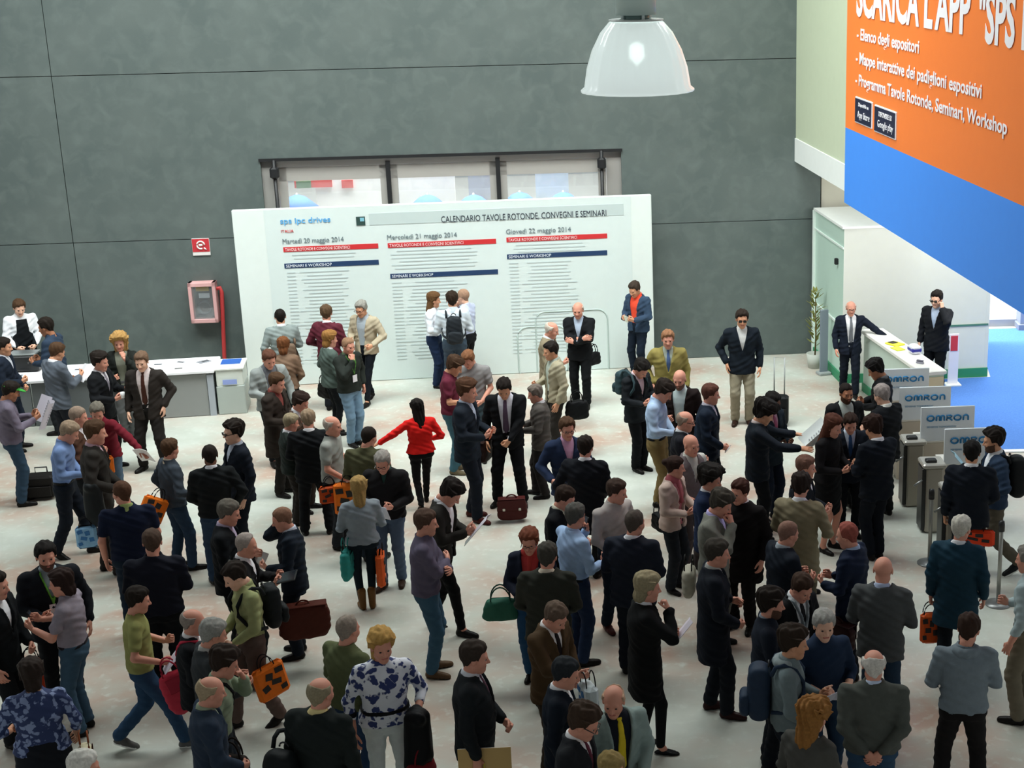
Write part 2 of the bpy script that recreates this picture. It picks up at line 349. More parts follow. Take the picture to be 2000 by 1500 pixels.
# feet: (x, y, z, yaw) right then left
LEG = {
 'stand': ((.105, .0, 0, -14), (-.105, .01, 0, 14)), 'wide': ((.17, .0, 0, -20), (-.17, .02, 0, 18)), 'close': ((.065, .0, 0, -8), (-.065, .01, 0, 10)),
 'contra': ((.10, .10, 0, -18), (-.10, -.04, 0, 12)), 'contra2': ((.10, -.05, 0, -16), (-.11, .11, 0, 14)),
 'walk': ((.08, .33, 0, -5), (-.08, -.28, .035, 5)), 'walk2': ((.08, -.28, .035, -5), (-.08, .33, 0, 5)),
 'step': ((.08, .20, 0, -8), (-.09, -.16, .01, 8)), 'step2': ((.09, -.16, .01, -8), (-.08, .20, 0, 8)),
}
def blend(a, b, t): return ''.join('%02x' % int(int(a[i:i+2], 16) * (1 - t) + int(b[i:i+2], 16) * t) for i in (0, 2, 4))
def ik(A, T, l1, l2, hint):
    A, T, hint = np.array(A, float), np.array(T, float), np.array(hint, float); d = T - A; L = np.linalg.norm(d); mx = (l1 + l2) * .995
    if L > mx: T = A + d / L * mx; d = T - A; L = mx
    u = d / L; a = (l1 * l1 - l2 * l2 + L * L) / (2 * L); hh = math.sqrt(max(l1 * l1 - a * a, 0))
    n = hint - u * (hint @ u); n /= np.linalg.norm(n) + 1e-9; return A + u * a + n * hh, T
def frame(zd, yd):
    z = Vector(zd).normalized(); y = Vector(yd); y = (y - z * y.dot(z)).normalized(); return Matrix((y.cross(z), y, z)).transposed()
PEOPLE = []; SPEC = []
def P(*a, **k): SPEC.append((a, k))
def build_person(hx, hy, ft, face, top, tc, btm, bc, hair, hc, label, sk=1, arms=('down', 'down'), legs='stand', shirt=None, tie=None, hp=8, yaw=0, w=1.0, belly=0.0,
      f=0, lean=0, shoe='dress', sc='1d1a18', beard=0, glasses=None, items=(), ex='', belt=None, sh=(0, 0), turn=None):
    # where the person stands: the top of the head is seen at hx, hy; ft is the row of the feet if > 100, else the height in metres
    if ft > 100:
        lo, hi = 1.50, 1.95
        for _ in range(30):
            h = (lo + hi) / 2; B = at(hx, hy, h); fy = pix((B.x, B.y, 0))[1]
            if fy > ft: hi = h
            else: lo = h
    else: h = ft
    S = h / 1.75; B = at(hx, hy, h); az = math.atan2(B.x, B.y); rz = PI - az + R(face)
    fwd_off = .02 + math.tan(R(lean)) * .72
    root = empty('person', (B.x + math.sin(rz) * fwd_off * S * 1, B.y - math.cos(rz) * fwd_off * S, 0), rz, label, 'person', 'visitors in the entrance hall')
    far = B.y > 21.5; vox = .0145 if far else .0125
    bottom = {'suit': 'formal'}.get(top, 'other')
    w = w * 1.07
    skin = mat(SKIN[sk], .6, 'skin'); tl = math.tan(R(lean))
    def Y(z): return -.01 + tl * max(z - .93, 0)
    shw = (.168 if f else .186) * (w * .8 + .2); g = Grid((-.78, -.52, -.02), (.78, .72, 1.62), vox)
    LG = LEG[legs] if isinstance(legs, str) else legs
    drop = .0 if 'walk' not in str(legs) else .035
    zh = .93 - drop - (.01 if legs == 'wide' else 0)
    # joints
    ank, kne, hipj = [], [], []
    for q, s_ in ((0, 1), (1, -1)):
        x, y, z, a = LG[q]; A = (x, y - (.03 if z > 0 else .0), .085 + z * 2.2); Hj = (s_ * .088 * (1.05 if f else 1), 0, zh)
        K, A = ik(Hj, A, .435, .425, (s_ * .15, 1, 0)); ank.append(A); kne.append(K); hipj.append(np.array(Hj))
    sho, elb, wri, hnd = [], [], [], []
    for q, s_ in ((0, 1), (1, -1)):
        spec = ARM[arms[q]] if isinstance(arms[q], str) else arms[q]
        t, hint, dor, fin, hs = spec; A = np.array((s_ * shw, Y(1.42), 1.415 - (.01 if f else 0)))
        lf = lambda v: np.array((v[0] * s_, v[1], v[2]), float)
        T = lf(t); T[1] += tl * max(T[2] - .93, 0) * .9 + .008; T[0] += s_ * (shw - .188) * .5 + s_ * .012 * (w > 1.05)
        T[1] += belly * .6 if t[1] > .1 else 0
        E, T = ik(A, T, .285, .262, lf(hint)); sho.append(A); elb.append(E); wri.append(T)
        fd = (T - E) if fin is None else lf(fin); fd = fd / np.linalg.norm(fd); hnd.append((T, fd, frame(fd, lf(dor)), hs, s_))
    # ---- torso profiles: z, half width, half depth, y, x
    def TP(rows): return [(z, a * w, b * (w * .5 + .5) + (belly * .5 * math.exp(-((z - 1.10) / .16) ** 2)), Y(z) + (belly * .5 * math.exp(-((z - 1.10) / .16) ** 2)), 0) for z, a, b in rows]
    if f: base = [(.86, .175, .118), (.93, .182, .122), (1.02, .160, .110), (1.10, .138, .100), (1.18, .145, .108), (1.28, .165, .130), (1.36, .165, .112), (1.42, .145, .085), (1.46, .09, .07), (1.50, .058, .06)]
    else: base = [(.86, .165, .112), (.93, .172, .115), (1.02, .162, .110), (1.10, .158, .110), (1.20, .168, .116), (1.30, .182, .122), (1.37, .180, .112), (1.43, .150, .088), (1.47, .092, .072), (1.51, .060, .060)]
    sl = .008
    def arms_f(F, r0, r1, r2, upto=1.0, k=.035, shl=.055):
        g.cone(F, (-shw + .045, Y(1.42), 1.415), (shw - .045, Y(1.42), 1.415), shl, shl, .05)
        for q in (0, 1):
            g.cone(F, sho[q], elb[q], r0, r1, k) if upto > .9 else g.cone(F, sho[q], sho[q] + (elb[q] - sho[q]) * upto, r0, r0 + (r1 - r0) * upto, k)
            if upto > .95: e = wri[q] - elb[q]; g.cone(F, elb[q], elb[q] + e * (.90 if upto >= 1 else .5), r1, r2, .02)
    def legs_f(F, r0, r1, r2, z0=0.0, k=.02):
        for q in (0, 1):
            a = ank[q] - kne[q]; g.cone(F, hipj[q] + np.array((0, -.005, -.02)), kne[q], r0, r1, .035); g.cone(F, kne[q], kne[q] + a * .97, r1, r2, .02)
    wr = (.0042 * (np.sin(g.x * 31 + g.z * 17 + hx) * np.sin(g.z * 47 + g.y * 25 + hy) + .5 * np.sin(g.z * 83 + g.x * 43 + g.y * 30))).astype(np.float32)
    # ---- body, one continuous skin
    Fb = g.new(); g.prof(Fb, TP(base), off=-.016); arms_f(Fb, .044, .036, .026, 1.0, shl=.04)
    for q in (0, 1): g.cone(Fb, elb[q], wri[q], .037, .026, .02)
    legs_f(Fb, .078, .052, .036)
    for q in (0, 1): g.cone(Fb, ank[q], ank[q] + np.array((0, .03, -.04)), .034, .034, .02)
    pv = np.array((0, Y(1.49) - .012, 1.485)); g.cone(Fb, (0, Y(1.40), 1.40), pv + (0, .01, .04), .052, .050, .03)
    bv, bq = g.mesh(Fb); V, Q, M_ = [bv], [bq], [np.zeros(len(bq), int)]; n = len(bv)
    HM4 = Matrix.Translation(Vector(pv)) @ (Matrix.Rotation(-R(yaw), 4, 'Z') @ Matrix.Rotation(-R(hp), 4, 'X') @ Matrix.Translation((0, .037, .150)) @ Matrix.Scale(1.07, 4))
    hm = np.array(HM4); V.append(HV @ hm[:3, :3].T + hm[:3, 3]); Q.append(HQ + n); M_.append(HM); n += len(HV)
    for T, fd, fr, hs, s_ in hnd:
        hv, hq = HAND[hs]; hv = hv.copy(); 
        if s_ < 0: hv[:, 0] *= -1; hq = hq[:, ::-1]
        fm = np.array(fr); o_ = (T + fd * .012); sz = .92 if f else 1.0
        V.append((hv * sz) @ fm.T + o_); Q.append(hq + n); M_.append(np.zeros(len(hq), int)); n += len(hv)
    V = np.concatenate(V) * S
    link('body', np_mesh('body', V, np.concatenate(Q), [skin, mat('b5665c', .5, 'skin'), mat('cfc4b8', .4, 'plain'), mat('20140e', .3, 'plain')], np.concatenate(M_)), root)
    def put(name, F, col, rough=.85, lb=None, kind='fabric', parent=None):
        v, q = g.mesh(F)
        if len(q) == 0: return None
        o = link(name, np_mesh(name, v * S, q, [mat(col, rough, kind)]), parent or root)
        if lb: o['label'] = lb
        return o
    SM = HM4.copy(); SM.translation = SM.translation * S
    def onhead(name, me, mt, sx=1.0):
        o = link(name, me, root); o.matrix_local = SM @ Matrix.Scale(S * sx, 4); o.material_slots[0].link = 'OBJECT'; o.material_slots[0].material = mt; return o
    hmt = mat(hc, .75, 'hair')
    if hair != 'bald': onhead('hair', hair_mesh(hair), hmt)
    onhead('beard' if beard else 'eyebrows', BROW[1 if beard else 0], mat(blend(hc if hair != 'bald' else '4a3a30', SKIN[sk], .35 if beard else .1), .8, 'hair'))
    if glasses:
        b = MB()
        for s_ in (-1, 1):
            if glasses == 'sun': b.box((s_ * .033, .103, .002), (.046, .008, .030), bev=.006)
            else: b.tube([(s_ * .033 + .021 * math.cos(k * PI / 5), .104, .002 + .014 * math.sin(k * PI / 5)) for k in range(11)], .0022, 5, cap=False)
            b.box((s_ * .070, .045, .006), (.005, .115, .006))
        b.box((0, .106, .008), (.022, .006, .006)); o = b.build('sunglasses' if glasses == 'sun' else 'glasses', mat('0c0c0e' if glasses == 'sun' else '3a3030', .25, 'plain'), root); o.matrix_local = SM @ Matrix.Scale(S, 4)
    # ---- lower clothes
    if btm in ('trousers', 'jeans', 'slim'):
        r0, r1, r2 = dict(trousers=(.100, .076, .068), jeans=(.097, .072, .063), slim=(.089, .061, .047))[btm]
        Ft = g.new(); g.prof(Ft, [(z, a * w, b + belly * .3, Y(z) + belly * .2, 0) for z, a, b in ((.84, .160, .112), (.90, .176, .122), (.96, .174, .120), (1.02, .168, .116))]); legs_f(Ft, r0 * (w * .5 + .5), r1, r2)
        Ft = np.maximum(Ft, .045 + wr * 0 - g.z) + wr; put('trousers', Ft, bc, .85)
    elif btm == 'skirt':
        Ft = g.new(); g.prof(Ft, [(z, a * w, b * w + belly * .4, belly * .2, 0) for z, a, b in ((.50, .165, .125), (.75, .185, .135), (.93, .188, .128), (1.04, .160, .115))]); put('skirt', Ft + wr, bc)
    elif btm == 'leggings': Ft = g.new(); legs_f(Ft, .084, .058, .042); g.prof(Ft, [(.86, .175 * w, .120 * w, 0, 0), (1.03, .168 * w, .116 * w, 0, 0)]); put('leggings', Ft, bc)
    # ---- upper clothes
    nk = np.sqrt(g.x ** 2 + (g.y - Y(1.48) + .004) ** 2)
    def vopen(zb, wt, zt=1.47, wmin=0.0):  # negative inside the opening
        vw = np.clip((g.z - zb) / (zt - zb), 0, 1) * wt + wmin; return np.maximum(np.abs(g.x) - vw, -(g.y - Y(1.3) + .01) - 0 * g.z)
    def collar(col, hgt=0.0, parent=None):
        C = np.maximum(np.maximum(nk - .0665 - (1.515 - g.z) * .28, g.z - (1.522 + hgt - .30 * (g.y - Y(1.5)))), 1.44 - g.z); put('collar', C.astype(np.float32), col, parent=parent)
    sc_ = shirt or 'e8e8ec'
    kind = top.split('+')[0]; long_ = kind in ('coat', 'trench')
    if kind in ('suit', 'blazer', 'coat', 'open', 'trench', 'vest', 'zip'):
        zb = dict(suit=1.13, blazer=1.15, coat=1.20, open=.80, trench=.7, vest=1.16, zip=1.34)[kind]; hem = dict(suit=.79, blazer=.80, coat=.60, open=.86, trench=.58, vest=.96, zip=.90)[kind]
        if '+open' in top: zb = .82
        jt = [(hem, .190 if not long_ else .205, .138)] + ([(.84, .192, .136)] if long_ else []) + [(.95, .186, .134), (1.08, .170, .124), (1.20, .182, .130), (1.30, .198, .136), (1.37, .196, .124), (1.43, .168, .100), (1.47, .108, .088), (1.505, .080, .082)]
        if f: jt = [(z, a * .93 + (.012 if z < 1 else 0), b) for z, a, b in jt]
        T = g.new(); g.prof(T, TP(base), off=-.002); g.cone(T, (-shw + .05, Y(1.42), 1.41), (shw - .05, Y(1.42), 1.41), .05, .05, .04); 
        if kind == 'vest': arms_f(T, .058, .048, .038)
        J = g.new(); jt = [(z, a * 1.03, b * 1.04) for z, a, b in jt]; g.prof(J, TP(jt))
        if kind != 'vest': arms_f(J, .071, .060, .050, shl=.066)
        else: g.cone(J, (-shw + .05, Y(1.42), 1.42), (shw - .05, Y(1.42), 1.42), .055, .055, .04)
        J = J + wr * 1.3
        O = vopen(zb, .078 if kind != 'zip' else .04, 1.47, .0 if zb > 1 else .022)
        if '+closed' not in top:
            sp_ = np.maximum(O - .030, -O) if kind in ('suit', 'blazer', 'coat', 'open', 'trench') else None
            J0 = J.copy(); J = np.maximum(J, -O)
            if sp_ is not None: Lp = np.maximum(np.maximum(J0 - .007, sp_), np.maximum(1.10 - g.z if zb > 1 else 1.15 - g.z, g.z - 1.50)); J = np.minimum(J, Lp)
            J = np.maximum(J, -(nk - .070) - 0 * g.z - np.maximum(1.462 - g.z, 0) * 9)
        Jc = J0 if '+closed' not in top else J
        put('coat' if long_ else ('vest' if kind == 'vest' else 'jacket'), J.astype(np.float32), tc, .8)
        Ts = np.maximum(T, .90 - g.z)
        put('shirt', Ts.astype(np.float32), sc_, .8); collar(sc_)
        if kind in ('suit', 'blazer', 'coat') and 'cuffs' not in ex:
            Fc = g.new()
            for q in (0, 1): e = wri[q] - elb[q]; g.cone(Fc, elb[q] + e * .86, elb[q] + e * .965, .036, .034, .01)
            put('shirt_cuffs', Fc, sc_)
        if tie:
            K = np.maximum(np.maximum(T - .010, np.abs(g.x) - np.interp(g.z.ravel(), (1.0, 1.05, 1.42, 1.44, 1.475), (.006, .042, .024, .016, .026))[None, None]), np.maximum(-(g.y - Y(1.2)), np.maximum(1.0 - g.z, g.z - 1.475)))
            put('tie', K.astype(np.float32), tie, .6)
    elif kind in ('shirt', 'tshirt', 'polo', 'sweater', 'hoodie', 'blouse', 'jumper'):
        short = kind in ('tshirt', 'polo'); T = g.new(); tuck = kind in ('shirt',) or '+tuck' in top
        o_ = .010 if kind in ('sweater', 'hoodie', 'jumper') else .003
        rows = TP(base); 
        if not tuck: rows = [(z, a + (.012 if z < 1.2 else 0), b + (.014 if z < 1.2 else 0), y, x) for z, a, b, y, x in rows if z > .87]
        g.prof(T, rows, off=o_)
        up = .62 if short else (1.0 if '+rolled' not in top else .97)
        if '+rolled' in top:
            arms_f(T, .058, .050, .044, up, shl=.056)
        else: arms_f(T, .062 + o_ * .5, (.054 if not short else .060) + o_ * .3, .044, up, shl=.058)
        T = T + wr * 1.2
        T = np.maximum(T, -(nk - .058) - np.maximum(1.465 - g.z, 0) * 6)
        if tuck: T = np.maximum(T, .99 - g.z)
        else: T = np.maximum(T, (.885 if kind != 'blouse' else .90) - g.z)
        nm = dict(tshirt='t_shirt', polo='polo_shirt', jumper='sweater').get(kind, kind); sh_o = put(nm, T.astype(np.float32), tc)
        Jc = T
        if kind in ('shirt', 'polo'): collar(shirt or tc)
        elif shirt: collar(shirt)
        if kind == 'hoodie':
            g2 = g.new(); 
            for a in np.linspace(-1, 1, 7): g.cone(g2, (math.sin(a * 1.9) * .085, Y(1.5) - .02 - math.cos(a * 1.9) * .07, 1.475 - .02 * math.cos(a)), (math.sin(a * 1.9) * .085, Y(1.5) - .025 - math.cos(a * 1.9) * .07, 1.47), .040, .040, .02)
            g2 = np.maximum(g2, -(nk - .056)); put('hood', g2.astype(np.float32), shirt or tc)
        if kind == 'blouse' and belt: put('belt', np.maximum(T - .008, np.abs(g.z - 1.06) - .018).astype(np.float32), belt, .5)
        if tuck and belt:
            Bf = g.new(); g.prof(Bf, TP(base), off=.008); Bf = np.maximum(Bf, np.abs(g.z - 1.0) - .018); put('belt', Bf.astype(np.float32), belt, .5)
    elif kind == 'dress':
        T = g.new(); g.prof(T, TP([(.55, .215, .165), (.80, .215, .160), (1.0, .20, .15), (1.2, .185, .145), (1.30, .185, .145), (1.37, .175, .12), (1.43, .15, .09), (1.48, .075, .07)])); arms_f(T, .062, .056, .046, 1.0 if 'short' not in ex else .6, shl=.058)
        T = np.maximum(T + wr * 1.5, -(nk - .058) - np.maximum(1.455 - g.z, 0) * 6); put('dress', T.astype(np.float32), tc); Jc = T
    if 'lanyard' in ex:
        lc = ex.split('lanyard:')[1].split()[0] if 'lanyard:' in ex else '2f6b3a'
        vl = np.abs(np.abs(g.x) - np.clip((g.z - 1.18) / .28, 0, 1) * .075) - .009
        L = np.maximum(np.maximum(Jc - .012, vl), np.maximum(-(g.y - Y(1.3)), np.maximum(1.17 - g.z, g.z - 1.49))); put('lanyard', L.astype(np.float32), lc)
        bd = MB(); yf = Y(1.13) + .15 + belly; bd.box((0, yf, 1.12), (.085, .006, .11)); o = bd.build('badge', mat('e8e4ea', .5, 'plain'), root); o.scale = (S, S, S)
    if 'scarf' in ex:
        Sf = g.new(); g.cone(Sf, (-.04, Y(1.46) + .0, 1.475), (.04, Y(1.46), 1.475), .072, .072, .02); g.cone(Sf, (.0, Y(1.4) + .06, 1.45), (.01, Y(1.2) + .135, 1.22), .035, .03, .02); put('scarf', Sf, ex.split('scarf:')[1].split()[0])
    if 'strapX' in ex:   # strap of a shoulder bag across the chest
        dg = (np.abs((g.x - .10) * .88 - (g.z - 1.47) * .47) - .020); L = np.maximum(np.maximum(Jc - .010, dg), np.maximum(1.0 - g.z, g.z - 1.49)); put('shoulder_strap', L.astype(np.float32), ex.split('strapX:')[1].split()[0])
    if 'apron' in ex:
        L = np.maximum(np.maximum(Jc - .012, np.abs(g.x) - np.interp(g.z.ravel(), (.6, 1.15, 1.2, 1.40), (.17, .16, .10, .085))[None, None]), np.maximum(-(g.y - Y(1.2)), np.maximum(.6 - g.z, g.z - 1.42))); put('apron', L.astype(np.float32), ex.split('apron:')[1].split()[0])
    if 'cap' in ex:
        gc = Grid((-.12, -.14, -.02), (.12, .20, .15), .0066); Fc = gc.new(); gc.ell(Fc, (0, -.014, .036), (.090, .110, .092)); Fc = np.maximum(Fc, .045 - gc.z)
        B2 = gc.new(); gc.ell(B2, (0, .09, .05), (.07, .08, .012)); Fc = np.minimum(Fc, B2); v, q = gc.mesh(Fc); o = link('cap', np_mesh('cap', v, q, [mat(ex.split('cap:')[1].split()[0])]), root); o.matrix_local = SM @ Matrix.Scale(S, 4)
    # ---- shoes
    for q in (0, 1):
        x, y, z, a = LG[q]; o = link('boot' if shoe == 'boot' else 'shoe', shoe_mesh(shoe, sc), root); 
        tip = R(28) if z > 0 else 0
        o.matrix_local = Matrix.Translation(Vector((ank[q][0] * S, (ank[q][1] + .02) * S, (z * S * 1.6 if z > 0 else 0.0)))) @ Matrix.Rotation(R(a), 4, 'Z') @ Matrix.Rotation(-tip, 4, 'X') @ Matrix.Scale(S * (.9 if f else 1), 4)
    # ---- things carried
    RM = Matrix.Translation(root.location) @ Matrix.Rotation(rz, 4, 'Z')
    hands = {}
    for (T, fd, fr, hs, s_), nm in zip(hnd, 'RL'): hands[nm] = (RM @ (Vector(T + fd * .10) * S), RM.to_3x3() @ Vector(fd))
    hands['M'] = ((hands['R'][0] + hands['L'][0]) / 2, None)
    for it in items: carry(it, RM, S, hands, rz)
    PEOPLE.append(root)

def solve_heights():
    """people whose feet cannot be seen get the height that leaves room between neighbours"""
    n = len(SPEC); hs = []; lo = []; hi = []
    for a, k in SPEC:
        hx, hy, ft = a[:3]
        if ft > 100:
            l_, u_ = 1.50, 1.95
            for _ in range(30):
                h = (l_ + u_) / 2; B = at(hx, hy, h)
                if pix((B.x, B.y, 0))[1] > ft: u_ = h
                else: l_ = h
            hs.append(h); lo.append(h - .035); hi.append(h + .035)
        else: hs.append(ft); lo.append(ft - .10); hi.append(ft + .10)
    hs, lo, hi = map(np.array, (hs, lo, hi)); h0 = hs.copy()
    def pos(h): return np.array([at(SPEC[i][0][0], SPEC[i][0][1], h[i])[:2] for i in range(n)])
    for it in range(120):
        p = pos(hs); dd = p[:, None] - p[None]; d = np.sqrt((dd ** 2).sum(2)) + np.eye(n) * 9; g = np.zeros(n)
        der = (pos(hs + .01) - p) / .01
        for i, j in np.argwhere(np.triu(d < .56)):
            w_ = .56 - d[i, j]; u = dd[i, j] / d[i, j]; g[i] += w_ * (u @ der[i]); g[j] -= w_ * (u @ der[j])
        hs = np.clip(hs + .03 * g - .02 * (hs - h0), lo, hi)
    p = pos(hs); d = np.sqrt(((p[:, None] - p[None]) ** 2).sum(2)) + np.eye(n) * 9

    return hs
# ------------------------------------------------------------------ bags, papers and other things people hold (each a thing of its own)
def rbag(w, d, h, taper=.85, n=2.6, vox=.0125, sag=0.0):
    g = Grid((-w / 2 - .04, -d / 2 - .04, -h - .04), (w / 2 + .04, d / 2 + .04, .04), vox); zc = -h / 2
    k = (1 - (1 - taper) * (g.z + h) / h); F = ((np.abs(g.x / (w / 2 * k)) ** 4 + np.abs(g.y / (d / 2 * (k if taper < .8 else 1))) ** n + np.abs((g.z - zc) / (h / 2)) ** 5) ** .25 - 1) * d / 2
    F = F + .003 * np.sin(g.x * 40 + g.z * 33) * np.sin(g.z * 47 + 1)
    return g.mesh(F.astype(np.float32))
def arc(w, h, z0, n=10, y=0.0): return [(-w / 2 * math.cos(PI * i / n), y, z0 + h * math.sin(PI * i / n)) for i in range(n + 1)]
def mesh_part(name, vq, mt, parent): return link(name, np_mesh(name, vq[0], vq[1], [mt]), parent)
def item(kind, M, col, label, col2=None, S=1.0, size=None):
    """M places the item: origin at the grip of a bag, at the middle of a sheet"""
    G_ = {'briefcase': 'briefcases', 'handbag': 'handbags', 'backpack': 'backpacks', 'tote': 'orange carrier bags', 'shoulder_bag': 'shoulder bags'}
    m1 = mat(col, .6); m2 = mat(col2 or '15151a', .5, 'plain')
    def E(name, cat, group=None): r_ = empty(name, label=label, cat=cat, group=group); r_.matrix_world = M; return r_
    if kind == 'briefcase':
        w, d, h = size or (.42, .13, .30); r_ = E('briefcase', 'briefcase', 'briefcases'); r0 = -.05
        v, q = rbag(w, d, h, .97, 6); v[:, 2] += r0; mesh_part('bag_body', (v, q), m1, r_)
        b = MB(); b.box((0, -d / 2 - .004, r0 - h * .27), (w * .92, .012, h * .5), bev=.006); b.box((0, 0, r0 - .004), (w * .9, d * .9, .012), bev=.005); b.build('flap', mat(col, .5), r_)
        b = MB(); b.tube(arc(.13, .045, r0 + .0), .010, 8); b.build('handle', m1, r_)
        for s_ in (-1, 1): b = MB(); b.box((s_ * w * .26, -d / 2 - .014, r0 - h * .45), (.035, .012, .035), bev=.004); b.build('buckle', mat('b9b3a8', .3, 'metal', .8), r_)
    elif kind in ('tote', 'plastic'):
        w, d, h = size or (.34, .09, .38); r_ = E('carrier_bag', 'bag', 'orange carrier bags' if kind == 'tote' else None); r0 = -.12
        b = MB(); b.box((0, 0, r0 - h / 2), (w, d, h), bev=min(.03, d * .4)); b.build('bag_body', m1, r_)
        for s_ in (-1, 1): b = MB(); b.tube(arc(.14, .12, r0 - .01, y=s_ * d * .35), .006, 6); b.build('handle', mat(col2 or '15151a', .6), r_)
        for s_ in (-1, 1):
            b = MB(); rr = random.Random(int(M[0][3] * 100) + s_)
            for i, (px, pz, pw, ph) in enumerate(((-.28, -.22, .26, .16), (.06, -.30, .22, .20), (-.12, -.52, .30, .15), (.24, -.60, .22, .18), (-.30, -.76, .2, .14))):
                a = rr.uniform(-.3, .3); b.box((0, 0, 0), (pw * w, .008, ph * h), Matrix.Translation((px * w, s_ * (d / 2 + .001), r0 + pz * h)) @ Matrix.Rotation(a, 4, 'Y'))
            b.build('print', mat('1a1512' if kind == 'tote' else '2f6ea8', .7, 'plain'), r_)
    elif kind in ('handbag', 'shoulder_bag'):
        w, d, h = size or (.34, .12, .25); r_ = E(kind, 'bag', G_[kind]); r0 = -.14
        v, q = rbag(w, d, h, .80 if kind == 'handbag' else .95, 2.4); v[:, 2] += r0; mesh_part('bag_body', (v, q), m1, r_)
        for s_ in (-1, 1): b = MB(); b.tube(arc(w * .5, .15, r0 - .01, y=s_ * d * .28), .008, 6); b.build('handle', mat(col2 or col, .6), r_)
        b = MB(); b.box((0, -d / 2 - .002, r0 - h * .25), (w * .5, .010, h * .34), bev=.006); b.build('pocket', mat(col2 or col, .55), r_)
    elif kind == 'backpack':
        w, d, h = size or (.30, .17, .44); r_ = E('backpack', 'backpack', 'backpacks')   # origin at the top of the back, bag towards -y
        v, q = rbag(w, d, h, .80, 2.4, .014); v[:, 1] -= d / 2 + .01; v[:, 2] += .02; mesh_part('bag_body', (v, q), m1, r_)
        v, q = rbag(w * .8, d * .5, h * .42, .9, 2.6, .014); v[:, 1] -= d + .03; v[:, 2] += -h * .46; mesh_part('pocket', (v, q), mat(col2 or col, .6), r_)
        b = MB(); b.tube(arc(.08, .04, .01, y=-.03), .008, 6); b.build('grab_handle', m2, r_)
        for s_ in (-1, 1):
            b = MB(); x = s_ * .115; pts = [(x, -.005, -.03), (x, .03, .045), (x, .10, .065), (x, .20, .02), (x * 1.1, .262, -.08), (x * 1.25, .268, -.17), (x * 1.5, .20, -.27), (x * 1.6, .08, -.34), (x * 1.1, .0, -.37)]
            pts = [(p[0], p[1], p[2]) for p in pts]; b.tube(pts, .019, 8); b.build('strap', mat(col2 or col, .7), r_)
    elif kind in ('paper', 'booklet', 'folder'):
        w, h = size or ((.21, .29) if kind != 'folder' else (.32, .24)); r_ = E(dict(paper='leaflet', booklet='booklet', folder='folder')[kind], 'paper' if kind != 'folder' else 'folder', 'papers held by visitors')
        for s_ in (-1, 1):
            if kind == 'folder' and s_ > 0: b = MB(); b.box((0, .006, 0), (w, .012, h), bev=.003); b.build('sheets', mat(col2 or 'e8e8e8', .7, 'plain'), r_); continue
            b = MB(); b.box((s_ * w / 4 if kind != 'folder' else 0, 0, 0), (w / 2 if kind != 'folder' else w, .004, h), Matrix.Rotation(s_ * .22 if kind != 'folder' else 0, 4, 'Z')); o = b.build('cover' if kind == 'folder' else 'page', mat(col, .7, 'plain'), r_)
        if col2 and kind != 'folder': b = MB(); b.box((w * .25, -.012, .02), (w * .36, .004, h * .5), Matrix.Rotation(.22, 4, 'Z')); b.build('picture', mat(col2, .6, 'plain'), r_)
    elif kind == 'newspaper':
        w, h = size or (.56, .38); r_ = E('newspaper', 'newspaper', 'papers held by visitors')
        for s_ in (-1, 1):
            vs = []; n = 8
            for j in range(5):
                for i in range(n + 1): t = i / n; x = s_ * w / 2 * t; vs.append((x, .05 * math.sin(t * 2.6) - .11 * t * t, h / 2 - h * j / 4 + .01 * math.sin(t * 5)))
            b = MB(); m_ = len(vs); vs2 = vs + [(x, y + .003, z) for x, y, z in vs]; fs = []
            for j in range(4):
                for i in range(n): a = j * (n + 1) + i; fs += [(a, a + 1, a + n + 2, a + n + 1), (a + m_, a + n + 1 + m_, a + n + 2 + m_, a + 1 + m_)]
            b.add(vs2, fs, True); b.build('page', mat(col, .75, 'plain'), r_)
            b = MB(); rr = random.Random(3)
            for c_ in range(2):
                for l_ in range(7): b.box((s_ * w * (.10 + .2 * c_), -.006 + .05 * math.sin((.2 + .4 * c_) * 2.6) - .11 * (.2 + .4 * c_) ** 2, h * (.34 - .1 * l_)), (w * .15 * rr.uniform(.7, 1), .003, .016))
            b.build('printed_lines', mat('8a8c90', .8, 'plain'), r_)
    elif kind == 'phone': r_ = E('phone', 'phone', 'phones in hand'); b = MB(); b.box((0, 0, 0), (.068, .009, .135), bev=.003); b.build('case', mat(col, .3, 'plain'), r_); b = MB(); b.box((0, -.0055, 0), (.058, .002, .115)); b.build('screen', mat('303a46', .15, 'plain'), r_)
    elif kind == 'tablet': r_ = E('tablet', 'tablet'); b = MB(); b.box((0, 0, 0), (.26, .012, .19), bev=.004); b.build('case', mat(col, .4, 'plain'), r_); b = MB(); b.box((0, -.007, 0), (.23, .002, .165)); b.build('screen', mat('1c2228', .2, 'plain'), r_)
    elif kind == 'cup': r_ = E('cup', 'cup', 'white cups'); b = MB(); b.lathe([(0, -.04), (.026, -.04), (.034, .045), (.030, .045), (.024, -.03), (0, -.03)], 16); b.build('cup_wall', mat(col, .4, 'plain'), r_); b = MB(); b.lathe([(0, .025), (.030, .025)], 16); b.build('coffee', mat('2a1a10', .3, 'plain'), r_)
    elif kind == 'draped_coat':
        r_ = E('coat', 'coat'); g = Grid((-.2, -.14, -.62), (.2, .14, .10), .013); F = g.new(); g.cone(F, (0, -.07, .0), (0, .07, .0), .06, .06)
        g.cone(F, (.05, 0, -.02), (.06, 0, -.46), .06, .075, .05); g.cone(F, (-.05, 0, -.02), (-.05, 0, -.38), .06, .07, .05); g.cone(F, (0, 0, -.03), (0, 0, -.40), .07, .075, .06); F = F + .006 * np.sin(g.y * 60 + g.x * 30) * np.sin(g.z * 12 + 1)
        mesh_part('cloth', g.mesh(F), m1, r_)
    elif kind == 'suitcase':
